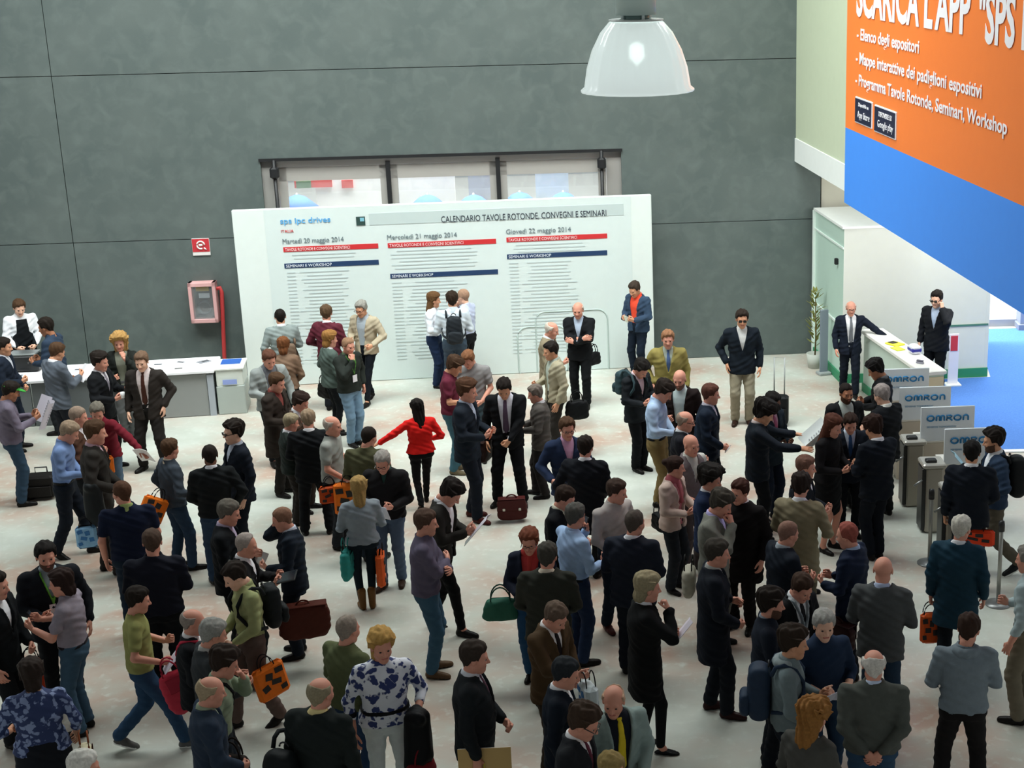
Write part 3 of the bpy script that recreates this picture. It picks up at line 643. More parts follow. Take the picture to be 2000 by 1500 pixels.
        w, d, h = size or (.40, .22, .42); r_ = E('suitcase', 'suitcase'); b = MB(); b.box((0, 0, h / 2 + .03), (w, d, h), bev=.03); b.build('case', m1, r_)
        b = MB(); b.box((0, -d / 2 - .012, h * .42), (w * .8, .03, h * .5), bev=.012); b.build('front_pocket', m1, r_)
        b = MB(); hh = .62 if col2 else .10; b.tube([(-.08, d / 2 - .03, h), (-.08, d / 2 - .03, h + hh), (.08, d / 2 - .03, h + hh), (.08, d / 2 - .03, h)], .011, 8); b.build('handle', mat(col2, .4, 'plain') if col2 else m2, r_)
        for s_ in (-1, 1): b = MB(); b.tube([(s_ * w * .38 - .015, d / 2 - .03, .028), (s_ * w * .38 + .015, d / 2 - .03, .028)], .028, 12); b.build('wheel', m2, r_)
    return r_
def carry(it, RM, S, hands, rz):
    """it = (kind, where, colour, label, options)"""
    kind, where, col, label = it[:4]; o = it[4] if len(it) > 4 else {}
    dx, dy, dz = o.get('off', (0, 0, 0)); rot = Matrix.Rotation(rz + R(o.get('rz', 0)), 4, 'Z'); tilt = Matrix.Rotation(R(o.get('rx', 0)), 4, 'X') @ Matrix.Rotation(R(o.get('ry', 0)), 4, 'Y')
    if where in 'RLM': p = hands[where][0] + RM.to_3x3() @ Vector((dx, dy, dz))
    else: p = RM @ (Vector((dx, dy, dz)) * S)
    sc = Matrix.Scale(o.get('s', 1.0), 4)
    if kind in ('paper', 'booklet', 'newspaper', 'phone', 'tablet', 'folder') and 'rx' not in o and kind != 'folder': tilt = Matrix.Rotation(R(-40 if kind != 'phone' else -20), 4, 'X')
    if kind in ('briefcase', 'tote', 'plastic', 'handbag', 'shoulder_bag', 'folder') and 'rz' not in o: rot = rot @ Matrix.Rotation(R(90), 4, 'Z')
    item(kind, Matrix.Translation(p) @ rot @ tilt @ sc, col, label, o.get('c2'), S, o.get('size'))
# ------------------------------------------------------------------ the setting
def struct(o): o['kind'] = 'structure'; return o
def shader(name, rough, build):
    m = D.materials.new(name); m.use_nodes = True; nt = m.node_tree; b = nt.nodes['Principled BSDF']; b.inputs['Roughness'].default_value = rough
    tc = nt.nodes.new('ShaderNodeTexCoord'); build(nt, b, tc); return m
def noise_mix(nt, tc, scale, c1, c2, lo, hi, detail=5, prev=None, dist=0.0):
    n = nt.nodes.new('ShaderNodeTexNoise'); n.inputs['Scale'].default_value = scale; n.inputs['Detail'].default_value = detail; n.inputs['Distortion'].default_value = dist
    nt.links.new(tc.outputs['Object'], n.inputs['Vector']); r_ = nt.nodes.new('ShaderNodeMapRange'); r_.inputs['From Min'].default_value = lo; r_.inputs['From Max'].default_value = hi
    nt.links.new(n.outputs['Fac'], r_.inputs['Value']); mx = nt.nodes.new('ShaderNodeMix'); mx.data_type = 'RGBA'; nt.links.new(r_.outputs['Result'], mx.inputs['Factor'])
    if prev is None: mx.inputs['A'].default_value = lin(c1) + (1,)
    else: nt.links.new(prev, mx.inputs['A'])
    mx.inputs['B'].default_value = lin(c2) + (1,); return mx.outputs['Result'], n
def floor_b(nt, b, tc):
    c, n = noise_mix(nt, tc, .42, 'c1c6bd', 'ae9484', .38, .60)
    c, n2 = noise_mix(nt, tc, 2.3, None, 'b3b8ad', .42, .72, 7, c); c, n3 = noise_mix(nt, tc, 9, None, 'ccd2c9', .55, .85, 6, c)
    nt.links.new(c, b.inputs['Base Color']); r_ = nt.nodes.new('ShaderNodeMapRange'); r_.inputs['To Min'].default_value = .30; r_.inputs['To Max'].default_value = .50
    nt.links.new(n2.outputs['Fac'], r_.inputs['Value']); nt.links.new(r_.outputs['Result'], b.inputs['Roughness'])
FLOOR = shader('polished_concrete', .4, floor_b)
def wall_b(nt, b, tc):
    c, n = noise_mix(nt, tc, .9, '58625f', '4f5a58', .35, .65, 6); c, n2 = noise_mix(nt, tc, 4, None, '626c69', .45, .85, 8, c, .5); nt.links.new(c, b.inputs['Base Color'])
WALL = shader('dark_panel', .65, wall_b)
b = MB(); b.box((0, 14, -.05), (60, 44, .1)); fl = struct(b.build('floor', FLOOR)); 
AZ = .0824; U = Vector((math.cos(AZ), math.sin(AZ), 0)); N_ = Vector((math.sin(AZ), -math.cos(AZ), 0)); WA = Vector((2.60, 26.79, 0))
WM = Matrix((U, -N_, Vector((0, 0, 1)))).transposed().to_4x4(); WM.translation = WA        # wall frame: x along, y into the wall, z up
def wu(px, py): p = on_plane(px, py, WA, N_); return (p - WA).dot(U), p.z
us = wu(120, 300)[0]; ud0 = wu(508, 318)[0]; ud1 = wu(1213, 300)[0]; zd = 3.83; uend = wu(1603, 380)[0]
b = MB(); g_ = .012
def panel(u0, u1, z0, z1): b.box(((u0 + u1) / 2, .10, (z0 + z1) / 2), (u1 - u0 - g_, .20, z1 - z0 - g_))
for u0, u1 in ((-20, us), (us, uend)):
    panel(u0, u1, 5.33, 15.0); 
panel(-20, us, 2.50, 5.33); panel(-20, us, 0, 2.50); panel(us, ud0 + g_ / 2, 0, 2.50); panel(ud1 - g_ / 2, uend, 0, 2.50)
panel(us, ud0 + g_ / 2, 2.50, zd + g_ / 2); panel(ud1 - g_ / 2, uend, 2.50, zd + g_ / 2); panel(us, uend, zd - g_ / 2, 5.33)
w = struct(b.build('wall_back', WALL)); w.matrix_world = WM
b = MB()
for u0, u1, z0, z1 in ((-20, ud0 + .004, 0, 15.0), (ud1 - .004, uend, 0, 15.0), (ud0, ud1, zd - .004, 15.0)): b.box(((u0 + u1) / 2, .27, (z0 + z1) / 2), (u1 - u0 - .02, .12, z1 - z0))
o = struct(b.build('wall_back_core', mat('2c3030', .9, 'plain'), w))
b = MB(); b.box((-1, 3.5, 10.4), (34, 21, .4)); struct(b.build('shade_slab', mat('8f8c86', .8, 'plain')))  # unseen slab added to keep overhead light off the foreground
# glazed doors in the opening
STEEL = mat('9a9894', .35, 'metal', .6); BLK = mat('17181a', .5, 'plain')
dr = struct(empty('door_1')); dr.matrix_world = WM
b = MB(); t = .10
for u in (ud0 + .13, ud1 - .13): b.box((u, .12, zd / 2), (.26, .10, zd))
b.box(((ud0 + ud1) / 2, .12, zd - .07), (ud1 - ud0, .10, .14)); b.build('door_frame', mat('a8a5a0', .4, 'metal', .3), dr)
b = MB(); b.box(((ud0 + ud1) / 2, .02, zd + .0), (ud1 - ud0 + .04, .10, .05)); b.build('door_head_trim', BLK, dr)
GL = mat('f2f7f7', .02, 'glass')
lw = (ud1 - ud0 - .52) / 3
for i in range(3):
    u0 = ud0 + .26 + lw * i; lf = MB(); z0, z1 = .02, zd - .15
    for u in (u0 + .08, u0 + lw - .08): lf.box((u, .13, (z0 + z1) / 2), (.14, .06, z1 - z0))
    lf.box((u0 + lw / 2, .13, z1 - .12), (lw - .04, .06, .24)); lf.box((u0 + lw / 2, .13, .15), (lw - .04, .06, .24)); lf.box((u0 + lw / 2, .13, 1.1), (lw - .04, .06, .12))
    q = lf.build('door_leaf', mat('b4b0aa', .4, 'metal', .3), dr)
    p = MB(); p.box((u0 + lw / 2, .13, z1 / 2), (lw - .3, .012, z1 - .4)); p.build('door_pane', GL, q)
    if i < 2: s_ = MB(); s_.box((u0 + lw, .07, zd / 2 - .03), (.075, .09, zd - .1)); s_.build('door_post', BLK, dr)
for u in (wu(537, 340)[0], wu(1175, 320)[0]):
    p = MB(); p.tube([(u, -.02, 1.0), (u, -.02, zd)], .032, 8); p.box((u, -.03, zd - .22), (.15, .14, .20), bev=.03); p.build('door_closer', BLK, dr)
# what is seen outside through the doors
b = MB(); b.box((-5, 12, -.06), (40, 22, .1)); o = struct(b.build('ground_outside', mat('b8b6b0', .8, 'plain'))); o.matrix_world = WM
ob = empty('outdoor_billboard', label='white billboard with red panels outside the left door leaf', cat='billboard'); ob.matrix_world = WM @ Matrix.Translation((ud0 + 1.75, 3.4, 0))
b = MB(); b.box((0, 0, 2.6), (2.7, .12, 4.6)); b.box((-1.2, 0, .15), (.1, .3, .3)); b.box((1.2, 0, .15), (.1, .3, .3)); b.build('board', mat('f4f2ee', .6, 'plain'), ob)
IV = ob.matrix_world.inverted(); obp = lambda x_, y_: IV @ on_plane(x_, y_, ob.matrix_world.translation, N_)
b = MB(); r1, r2, r3 = obp(577, 366), obp(649, 350), obp(669, 366); r4 = obp(690, 350); b.box(((r1.x + r2.x) / 2, -.08, (r1.z + r2.z) / 2), (r2.x - r1.x, .03, abs(r2.z - r1.z))); b.box(((r3.x + r4.x) / 2, -.08, (r3.z + r4.z) / 2), (r4.x - r3.x, .03, abs(r4.z - r3.z))); b.build('red_panels', mat('d8504c', .6, 'plain'), ob)
b = MB(); b.box((r1.x + (r2.x - r1.x) * .25, -.11, (r1.z + r2.z) / 2), (.28, .03, abs(r2.z - r1.z))); b.build('green_panel', mat('5a7a58', .6, 'plain'), ob)
for i, (u, w_) in enumerate(((ud0 + 3.55, .4), (ud0 + 3.9, .55), (ud0 + 5.0, .8))):
    ob = empty('outdoor_column', label=['pale column left in the middle door opening', 'pale column right in the middle door opening', 'pale column outside the right door leaf'][i], cat='column', group='columns outside the doors'); ob.matrix_world = WM @ Matrix.Translation((u, 3.0, 0))
    b = MB(); b.box((0, 0, 2.2), (w_ * .8, .4, 4.4)); b.box((0, 0, .15), (w_, .5, .3), bev=.02); b.build('shaft', mat(['bdbab2', 'bdbab2', 'd4dcd8'][i], .7, 'plain'), ob)
for i, px in enumerate((580, 835, 925, 1015, 1100)):
    p = on_plane(px, [385, 385, 385, 380, 380][i], WM @ Vector((0, 2.2, 0)), N_); o = empty('parasol', p, label='blue parasol top outside the doors, %s' % ['under the red panels', 'left in the middle leaf', 'right in the middle leaf', 'left in the right leaf', 'right in the right leaf'][i], cat='parasol', group='blue parasols outside')
    b = MB(); b.lathe([(0, .06), (.16, .0), (.42, -.22), (.40, -.24), (0, -.05)], 12); b.build('canopy', mat('5577c8', .7), o); b = MB(); b.tube([(0, 0, -p.z), (0, 0, .08)], .02, 8); b.build('pole', STEEL, o)

# light wall right of the dark panels, upper box and the hanging banner
Sd = Vector((.15, -.989, 0)).normalized(); Sn = Vector((-.989, -.15, 0)).normalized()        # along the side (towards us) and its outward side (left)
CREAM = mat('d6d8c4', .7, 'plain'); WHT = mat('eceeea', .6, 'plain')
b = MB(); b.box((uend + 1.45, .2, 7.5), (2.86, .3, 15.0)); o = struct(b.build('wall_right', mat('cfcbbb', .7, 'plain'))); o.matrix_world = WM
UB = Vector((2.27, 26.79, 0)); SM4 = Matrix((Sd, -Sn, Vector((0, 0, 1)))).transposed().to_4x4(); SM4.translation = UB     # x towards us, y to the right, z up
L1 = (Vector((2.8, 23.25, 0)) - UB).length
b = MB(); b.box((L1 / 2 + 2.8, .9, 6.9), (L1 + 5.6, 1.8, 5.9)); o = struct(b.build('trim_1', mat('c6d0b4', .7, 'plain'))); o.matrix_world = SM4; o['label'] = 'pale green upper wall box'
b = MB(); b.box((L1 / 2 + 2.8, .88, 3.745), (L1 + 5.64, 1.8, .41)); o = struct(b.build('trim_2', mat('f0f4f0', .6, 'plain'))); o.matrix_world = SM4
BM4 = SM4 @ Matrix.Translation((0, -.06, 0)); x0 = L1 - .04; x1 = L1 + 10.5
ban = empty('banner', label='huge orange and blue hanging banner with white lettering', cat='banner'); ban.matrix_world = BM4
b = MB(); b.box(((x0 + x1) / 2, .02, 6.2), (x1 - x0, .05, 3.30)); b.build('orange_field', mat('ff8434', .6, 'plain'), ban)
b = MB(); b.box(((x0 + x1) / 2, .02, 3.97), (x1 - x0, .05, 1.16)); b.build('blue_field', mat('4596ff', .6, 'plain'), ban)
def bx(px, py): p = on_plane(px, py, UB, Sn); l = SM4.inverted() @ p; return l.x, l.z
WT = mat('f6f4f8', .6, 'plain')
def btext(s, p0, p1, h, bold=.01):
    a = bx(*p0); c = bx(*p1); return text(s, c[0] - a[0], h, WT, Matrix.Translation((a[0], -.012, a[1] if h < .3 else a[1])), parent=ban, bold=bold)
btext('SCARICA L\'APP', (1682, 32), (1905, 78), .62, .03); btext('"SPS IPC"', (1922, 83), (2090, 130), .62, .03)
btext('- Elenco degli espositori', (1683, 84), (1805, 121), .22, .02); btext('- Mappe interattive dei padiglioni espositivi', (1681, 130), (1928, 212), .22, .02); btext('- Programma Tavole Rotonde, Seminari, Workshop', (1680, 172), (1978, 284), .22, .02)
for s1, s2, pa, pb in (('Disponibile su', 'App Store', (1680, 238), (1713, 252)), ('DISPONIBILE SU', 'Google play', (1718, 256), (1760, 274))):
    a, c = bx(*pa), bx(*pb); w_ = c[0] - a[0]; b = MB(); b.box((a[0] + w_ / 2, -.012, a[1] + .19), (w_, .02, .38), bev=.004); q = b.build('store_badge', mat('f0f0f4', .5, 'plain'), ban)
    b = MB(); b.box((a[0] + w_ / 2, -.020, a[1] + .19), (w_ * .95, .02, .34)); b.build('badge_field', mat('14183a', .4, 'plain'), q)
    text(s1, w_ * .6, .07, WT, Matrix.Translation((a[0] + w_ * .25, -.034, a[1] + .24)), parent=q); text(s2, w_ * .72, .13, WT, Matrix.Translation((a[0] + w_ * .2, -.034, a[1] + .06)), parent=q)

# white booth, its green base, glass side
C0 = Vector((2.62, 26.70, 0)); C1 = Vector((2.925, 24.82, 0)); C2 = Vector((5.47, 25.10, 0)); dep = (C0 - C1)
bo = empty('booth', label='white exhibition booth with pale green side and green base', cat='booth'); HB = 2.68
def slab(name, P0, P1, z0, z1, th, mt, parent, inward):
    d_ = (P1 - P0); L = d_.length; d_.normalize(); n_ = Vector((-d_.y, d_.x, 0)) * inward; M = Matrix((d_, n_, Vector((0, 0, 1)))).transposed().to_4x4()
    M.translation = P0; bb = MB(); bb.box((L / 2, th / 2, (z0 + z1) / 2), (L, th, z1 - z0)); o = bb.build(name, mt, parent); o.matrix_local = M; return o, M, L
o, LM, LL = slab('side_panel', C1, C0, 0, HB, .06, mat('c4ded0', .35, 'plain'), bo, -1)
o, FM, FL = slab('front_panel', C1, C2, 0, HB, .06, mat('dedfd4', .6, 'plain'), bo, 1)
slab('back_panel', C2 + dep * .98, C2, 0, HB, .06, mat('dedfd4', .6, 'plain'), bo, -1)
b = MB(); vs = [C0 + Vector((-.03, -.02, 0)), C1 + Vector((-.03, -.03, 0)), C2 + Vector((.03, -.03, 0)), C2 + dep * .98]; b.add([v + Vector((0, 0, HB)) for v in vs] + [v + Vector((0, 0, HB + .04)) for v in vs], [(0, 3, 2, 1), (4, 5, 6, 7), (0, 1, 5, 4), (1, 2, 6, 5), (2, 3, 7, 6), (3, 0, 4, 7)]); b.build('roof', mat('f4f6f2', .6, 'plain'), bo)
GRN = mat('2f8a60', .5, 'plain')
M = FM.copy(); b = MB(); b.box((FL / 2, -.012, .08), (FL, .025, .16)); o = b.build('base_strip', GRN, bo); o.matrix_local = M
b = MB(); b.box((LL / 2, .0, .08), (LL, .03, .16)); o = b.build('base_strip', GRN, bo); o.matrix_local = LM @ Matrix.Translation((0, -.012, 0))
b = MB(); b.box((FL - .42, -.008, .93), (.80, .018, .03)); o = b.build('seam', mat('4b7c6a', .6, 'plain'), bo); o.matrix_local = FM
b = MB(); b.box((LL * .5, -.01, 1.0), (LL, .02, .035)); b.box((LL * .5, -.01, 2.35), (LL, .02, .03)); b.box((LL - .025, -.02, HB / 2), (.05, .05, HB)); o = b.build('edge_profile', mat('eaf4ee', .4, 'plain'), bo); o.matrix_local = LM
b = MB(); b.box((.35, -.03, 2.06), (.07, .06, .11), bev=.01); o = b.build('wall_lamp', BLK, bo); o.matrix_local = LM
fp = empty('potted_plant', label='tall olive leafed plant against the pale green booth side', cat='plant'); pp = LM @ Vector((LL * .56, -.20, 0)); fp.location = pp; fp.scale = (.88, .88, .88)
b = MB(); b.lathe([(0, 0), (.13, 0), (.17, .30), (.15, .30), (.13, .05), (0, .05)], 20); b.build('pot', mat('b9bdb4', .6, 'plain'), fp)
b = MB(); b.tube([(0, 0, .1), (.02, .01, .7), (0, 0, 1.45)], [.018, .014, .008], 8); b.build('stem', mat('6a5a3a'), fp)
b = MB(); rr = random.Random(5)
for i in range(70):
    a = rr.uniform(0, 6.28); z = rr.uniform(.45, 1.6); L = rr.uniform(.12, .26) * (1 if z < 1.3 else .7); dr_ = Vector((math.cos(a), math.sin(a), rr.uniform(.3, 1.4))).normalized(); sd = dr_.cross(Vector((0, 0, 1))).normalized() * .028; c = Vector((math.cos(a) * .03, math.sin(a) * .03, z))
    v = [c, c + dr_ * L * .5 + sd, c + dr_ * L, c + dr_ * L * .5 - sd]; b.add(v + [x + Vector((0, 0, .004)) for x in v], [(0, 1, 2, 3), (7, 6, 5, 4), (0, 4, 5, 1), (1, 5, 6, 2), (2, 6, 7, 3), (3, 7, 4, 0)])
b.build('leaves', mat('7d7f45'), fp)
gp = empty('roll_up_stand', label='narrow grey upright panel beside the plant at the booth side', cat='display stand'); gp.matrix_world = Matrix.Translation(LM @ Vector((LL * .32, -.16, 0))) @ Matrix.Rotation(R(20), 4, 'Z')
b = MB(); b.box((0, 0, .60), (.15, .03, 1.12), bev=.005); b.build('panel', mat('7d8792', .5, 'plain'), gp); b = MB(); b.box((0, 0, .025), (.22, .20, .05), bev=.01); b.build('base', mat('9aa09f', .4, 'plain'), gp)
# counter running towards us
ca = at(1700, 655, 1.05); cb = at(1805, 728, 1.05); cdir = (cb - ca); CLn = cdir.length; cdir.normalize(); cn = Vector((-cdir.y, cdir.x, 0))
if cn.x < 0: cn = -cn
CM = Matrix((cdir, cn, Vector((0, 0, 1)))).transposed().to_4x4(); CM.translation = Vector((ca.x, ca.y, 0))
ct = empty('reception_counter', label='long white reception counter running from the booth towards the gates', cat='counter'); ct.matrix_world = CM; x_0 = -.35
b = MB(); b.box(((CLn + x_0) / 2, .17, .50), (CLn - x_0, .30, 1.0)); b.build('front_panel', mat('c8d8cc', .5, 'plain'), ct)
b = MB(); b.box(((CLn + x_0) / 2, .16, 1.03), (CLn - x_0 + .04, .40, .06), bev=.01); b.build('worktop', mat('f3f1ea', .4, 'plain'), ct)
b = MB(); b.box(((CLn + x_0) / 2, .01, .07), (CLn - x_0, .03, .14)); b.build('base_strip', GRN, ct)
b = MB(); b.box((CLn + .01, .17, .52), (.02, .28, .9)); b.build('end_panel', mat('e4d2ac', .6, 'plain'), ct)
def onc(x, y, name, label, cat, parts, rz=0, group=None):
    e = empty(name, label=label, cat=cat, group=group); e.matrix_world = CM @ Matrix.Translation((x, y, 1.06)) @ Matrix.Rotation(rz, 4, 'Z')
    for nm, c, d_, col in parts: q = MB(); q.box(c, d_, bev=min(d_) * .2); q.build(nm, mat(col, .5, 'plain'), e)
onc(CLn * .30, .16, 'brochure', 'yellow and black brochures on the counter', 'brochure', [('cover', (0, 0, .012), (.26, .20, .024), 'e8e43c'), ('picture', (-.05, 0, .027), (.12, .12, .006), '2a2418')], .4)
onc(CLn * .42, .10, 'brochure', 'small yellow leaflet nearer along the counter', 'brochure', [('cover', (0, 0, .008), (.22, .15, .016), 'e2e64a')], .2)
onc(CLn * .55, .26, 'brochure_box', 'white and blue brochure box at the back of the counter', 'box', [('tray', (0, 0, .07), (.22, .16, .14), 'e8e8f2'), ('blue_band', (0, -.0, .07), (.222, .162, .07), '2b2fa0')], 0)
onc(CLn * .80, .12, 'stapler', 'small grey device near the counter end', 'office item', [('base', (0, 0, .015), (.12, .05, .03), '9a98a4'), ('lever', (0, 0, .045), (.11, .04, .02), '6a6876')], .7)
# white stand-up poster behind the counter
ps = empty('poster_stand', label='white upright poster with a red block beside the booth front', cat='poster stand'); p0 = at(1860, 752); ps.location = p0; ps.rotation_euler = (0, 0, .1)
b = MB(); b.box((0, 0, .46), (.17, .04, .88), bev=.005); b.build('panel', mat('f2eef4', .5, 'plain'), ps); b = MB(); b.box((0, -.024, .74), (.12, .01, .26)); b.build('red_block', mat('d03a48', .6, 'plain'), ps); b = MB(); b.box((0, 0, .015), (.26, .22, .03), bev=.005); b.build('base', WHT, ps)
# blue carpet and what lies beyond
b = MB(); cz = .006
quad = [at(1835, 733), at(1925, 650), at(2150, 640), at(2150, 878), at(1905, 884)]; quad = [Vector((4.4, 24.92, 0)), Vector((5.52, 25.04, 0)), Vector((5.9, 28.3, 0)), Vector((12, 28.6, 0)), Vector((12, 21.3, 0)), Vector((4.05, 21.1, 0))]
b.add([Vector((v.x, v.y, cz)) for v in quad] + [Vector((v.x, v.y, 0)) for v in quad], [(0, 1, 2, 3, 4, 5)] + [(i, (i + 1) % 6, (i + 1) % 6 + 6, i + 6) for i in range(6)])
def carp(nt, b_, tc):
    c, n = noise_mix(nt, tc, 40, '416fb6', '4c7cc4', .3, .7, 3); nt.links.new(c, b_.inputs['Base Color'])
o = b.build('carpet', shader('blue_carpet', .95, carp)); tag(o, 'bright blue carpet beyond the gates', 'carpet')
b = MB(); b.box((8.1, 21.12, .012), (8.0, .10, .02)); o = struct(b.build('trim_3', mat('e8ecf0', .6, 'plain'), None))
b = MB(); b.box((8.6, 28.75, .07), (6.4, .5, .14)); o = struct(b.build('trim_4', mat('9298a4', .6, 'plain')))
b = MB(); b.box((8.6, 29.4, 1.5), (6.4, .2, 3.0)); o = struct(b.build('wall_far_right', mat('f8f8f8', .7, 'plain')))
cl = empty('column', label='grey column at the right edge behind the banner', cat='column'); q = at(2003, 648); cl.location = (q.x + .1, q.y + .3, 0)
b = MB(); b.box((0, 0, 1.7), (.36, .36, 3.4)); b.build('shaft', mat('8a92a2', .6, 'plain'), cl); b = MB(); b.box((0, 0, .06), (.44, .44, .12), bev=.01); b.build('base', mat('7a828f', .6, 'plain'), cl)

# notice board
pa = at(486, 757); pb = at(1279, 716); Bu = (pb - pa); BW = Bu.length; Bu.normalize(); Bn = Vector((Bu.y, -Bu.x, 0)); BM = Matrix((Bu, -Bn, Vector((0, 0, 1)))).transposed().to_4x4(); BM.translation = pa
def bp(px, py): p = BM.inverted() @ on_plane(px, py, pa, Bn); return p.x, p.z
BH = (bp(448, 410)[1] + bp(1275, 382)[1]) / 2
nb = empty('notice_board', label='large white programme board standing before the glazed doors', cat='board'); nb.matrix_world = BM
b = MB(); b.box((BW / 2, .06, BH / 2), (BW, .10, BH), bev=.01); b.build('panel', mat('dde6e1', .5, 'plain'), nb)
b = MB(); b.box((BW / 2, .55, .03), (BW * .96, .9, .05)); 
for k in (.12, .5, .88): b.box((BW * k, .55, .75), (.06, .85, .06), Matrix.Identity(4)); b.box((BW * k, .16, .75), (.06, .08, 1.45))
b.build('rear_support', mat('c8cac8', .6, 'plain'), nb)
b = MB(); x0_, x1_ = bp(515, 420)[0], bp(1232, 400)[0]; b.box(((x0_ + x1_) / 2, .006, BH * .5), (x1_ - x0_, .006, BH - .02)); b.build('printed_sheet', mat('d3dfdc', .5, 'plain'), nb)
INK = mat('2c3440', .6, 'plain'); RED = mat('c8282c', .6, 'plain'); NAV = mat('16355c', .6, 'plain'); SKY = mat('5ba8dc', .6, 'plain'); FAINT = mat('c3d0d0', .7, 'plain'); LG = mat('bccac8', .6, 'plain')
def bbox(px0, py0, px1, hgt, mt, name, y=-.0, w_=None):
    x, z = bp(px0, py0); x2 = bp(px1, py0)[0]; q = MB(); q.box(((x + x2) / 2, y, z - hgt / 2), (x2 - x, .006, hgt)); return q.build(name, mt, nb)
bbox(720, 417, 1218, .20, LG, 'header_band'); x, z = bp(862, 433); 
text('CALENDARIO TAVOLE ROTONDE, CONVEGNI E SEMINARI', bp(1184, 415)[0] - x, .125, INK, Matrix.Translation((x, -.005, z - .03)), parent=nb)
x, z = bp(548, 441); w_ = bp(646, 437)[0] - x; text('sps ipc drives', w_, .13, SKY, Matrix.Translation((x, -.004, z)), parent=nb, bold=.012); text('ITALIA', w_ * .25, .05, RED, Matrix.Translation((x, -.004, z - .12)), parent=nb)
x, z = bp(697, 441); q = MB(); q.box((x + .07, -.004, z + .08), (.15, .006, .15)); o = q.build('emblem', mat('2a4440', .5, 'plain'), nb); q = MB(); q.box((x + .095, -.009, z + .105), (.07, .006, .06)); q.build('emblem_mark', mat('7fb8c8', .5, 'plain'), o)
zr = None
for day, (rx0, ry0, rx1), (nx0, ny0, nx1), f0, f1 in (('Martedì 20 maggio 2014', (553, 483, 739), (555, 515, 740), 1150, .48), ('Mercoledì 21 maggio 2014', (757, 475, 969), (762, 535, 973), 0, .38), ('Giovedì 22 maggio 2014', (989, 464, 1186), (990, 497, 1186), 0, .42)):
    x, z = bp(rx0, ry0); x2 = bp(rx1, ry0)[0]; text(day, (x2 - x) * .64, .11, mat('6a7a80', .7, 'plain'), Matrix.Translation((x, -.004, z + .035)), parent=nb)
    bbox(rx0, ry0, rx1, .085, RED, 'red_heading'); text('TAVOLE ROTONDE E CONVEGNI SCIENTIFICI', (x2 - x) * .68, .05, mat('f4dcdc', .6, 'plain'), Matrix.Translation((x + .03, -.008, z - .068)), parent=nb)
    xn, zn = bp(nx0, ny0); bbox(nx0, ny0, nx1, .085, NAV, 'navy_heading'); text('SEMINARI E WORKSHOP', (x2 - x) * f1, .05, mat('dfe8f2', .6, 'plain'), Matrix.Translation((xn + .03, -.008, zn - .068)), parent=nb)
    rr = random.Random(int(x * 10)); lines = MB(); zz = z - .14
    while zz > zn + .03: lines.box((x + (x2 - x) * .42, -.001, zz), ((x2 - x) * rr.uniform(.6, .82), .004, .022)); zz -= .062
    zz = zn - .16
    while zz > .35: lines.box((x + (x2 - x) * (.16 + .5 * .5), -.001, zz), ((x2 - x) * rr.uniform(.35, .62), .004, .020)); lines.box((x + (x2 - x) * .06, -.001, zz), ((x2 - x) * .09, .004, .020)); zz -= .062
    lines.build('programme_lines', FAINT, nb)
# pale rounded logo frame printed low on the board
def rrect(cx_, cz_, w_, h_, r_, y): 
    pts = []
    for qx, qz, a0 in ((1, 1, 0), (-1, 1, 90), (-1, -1, 180), (1, -1, 270)):
        for k in range(6): a = R(a0 + 18 * k); pts.append((cx_ + qx * (w_ / 2 - r_) + r_ * math.cos(a), y, cz_ + qz * (h_ / 2 - r_) + r_ * math.sin(a)))
    return pts + pts[:1]
for (xa, ya, xb, yb) in ((1045, 610, 1190, 740), (1010, 640, 1110, 735)):
    a, c = bp(xa, ya), bp(xb, yb); q = MB(); q.tube(rrect((a[0] + c[0]) / 2, (a[1] + c[1]) / 2, abs(c[0] - a[0]), abs(c[1] - a[1]), .18, .004), .016, 6, cap=False); q.build('printed_frame', mat('b4c4bf', .6, 'plain'), nb)

# fire-hose sign, cabinet and red pipe on the dark wall
def wall_at(px, py): u, z = wu(px, py); return u, z
u, z = wall_at(393, 482); fs = empty('fire_hose_sign', label='small red fire hose sign on the dark wall', cat='sign'); fs.matrix_world = WM @ Matrix.Translation((u, -.012, z))
b = MB(); b.box((0, 0, 0), (.30, .02, .30), bev=.004); b.build('plate', mat('e8e4e0', .5, 'plain'), fs); b = MB(); b.box((0, -.012, .03), (.29, .006, .23)); b.build('red_field', mat('c23038', .5, 'plain'), fs)
b = MB(); b.tube([(.065 * math.cos(a * PI / 8), -.020, .035 + .065 * math.sin(a * PI / 8)) for a in range(14)], .014, 8); b.tube([(-.03, -.02, .035), (.03, -.02, .035)], .02, 8); b.tube([(.05, -.02, -.01), (.09, -.02, -.05)], .012, 6); b.build('hose_symbol', mat('f0e8e0', .5, 'plain'), fs)
u, z = wall_at(401, 587); fc = empty('fire_hose_cabinet', label='glazed fire hose cabinet with pink frame on the dark wall', cat='cabinet'); fc.matrix_world = WM @ Matrix.Translation((u, -.10, z))
b = MB(); W2, H2 = .47, .72
for c, d_ in (((0, 0, H2 / 2 - .035), (W2, .2, .07)), ((0, 0, -H2 / 2 + .035), (W2, .2, .07)), ((-W2 / 2 + .03, 0, 0), (.06, .2, H2)), ((W2 / 2 - .03, 0, 0), (.06, .2, H2))): b.box(c, d_, bev=.006)
b.build('frame', mat('dcaaa8', .5, 'plain'), fc); b = MB(); b.box((0, .08, 0), (W2 - .08, .02, H2 - .1)); b.build('back', mat('14161a', .6, 'plain'), fc)
b = MB(); b.box((0, -.07, 0), (W2 - .1, .008, H2 - .12)); b.build('pane', GL, fc)
b = MB()
for k in range(5): b.tube([(.11 * math.cos(a * PI / 10), .04 - .015 * k, -.10 + .11 * math.sin(a * PI / 10)) for a in range(21)], .018, 8)
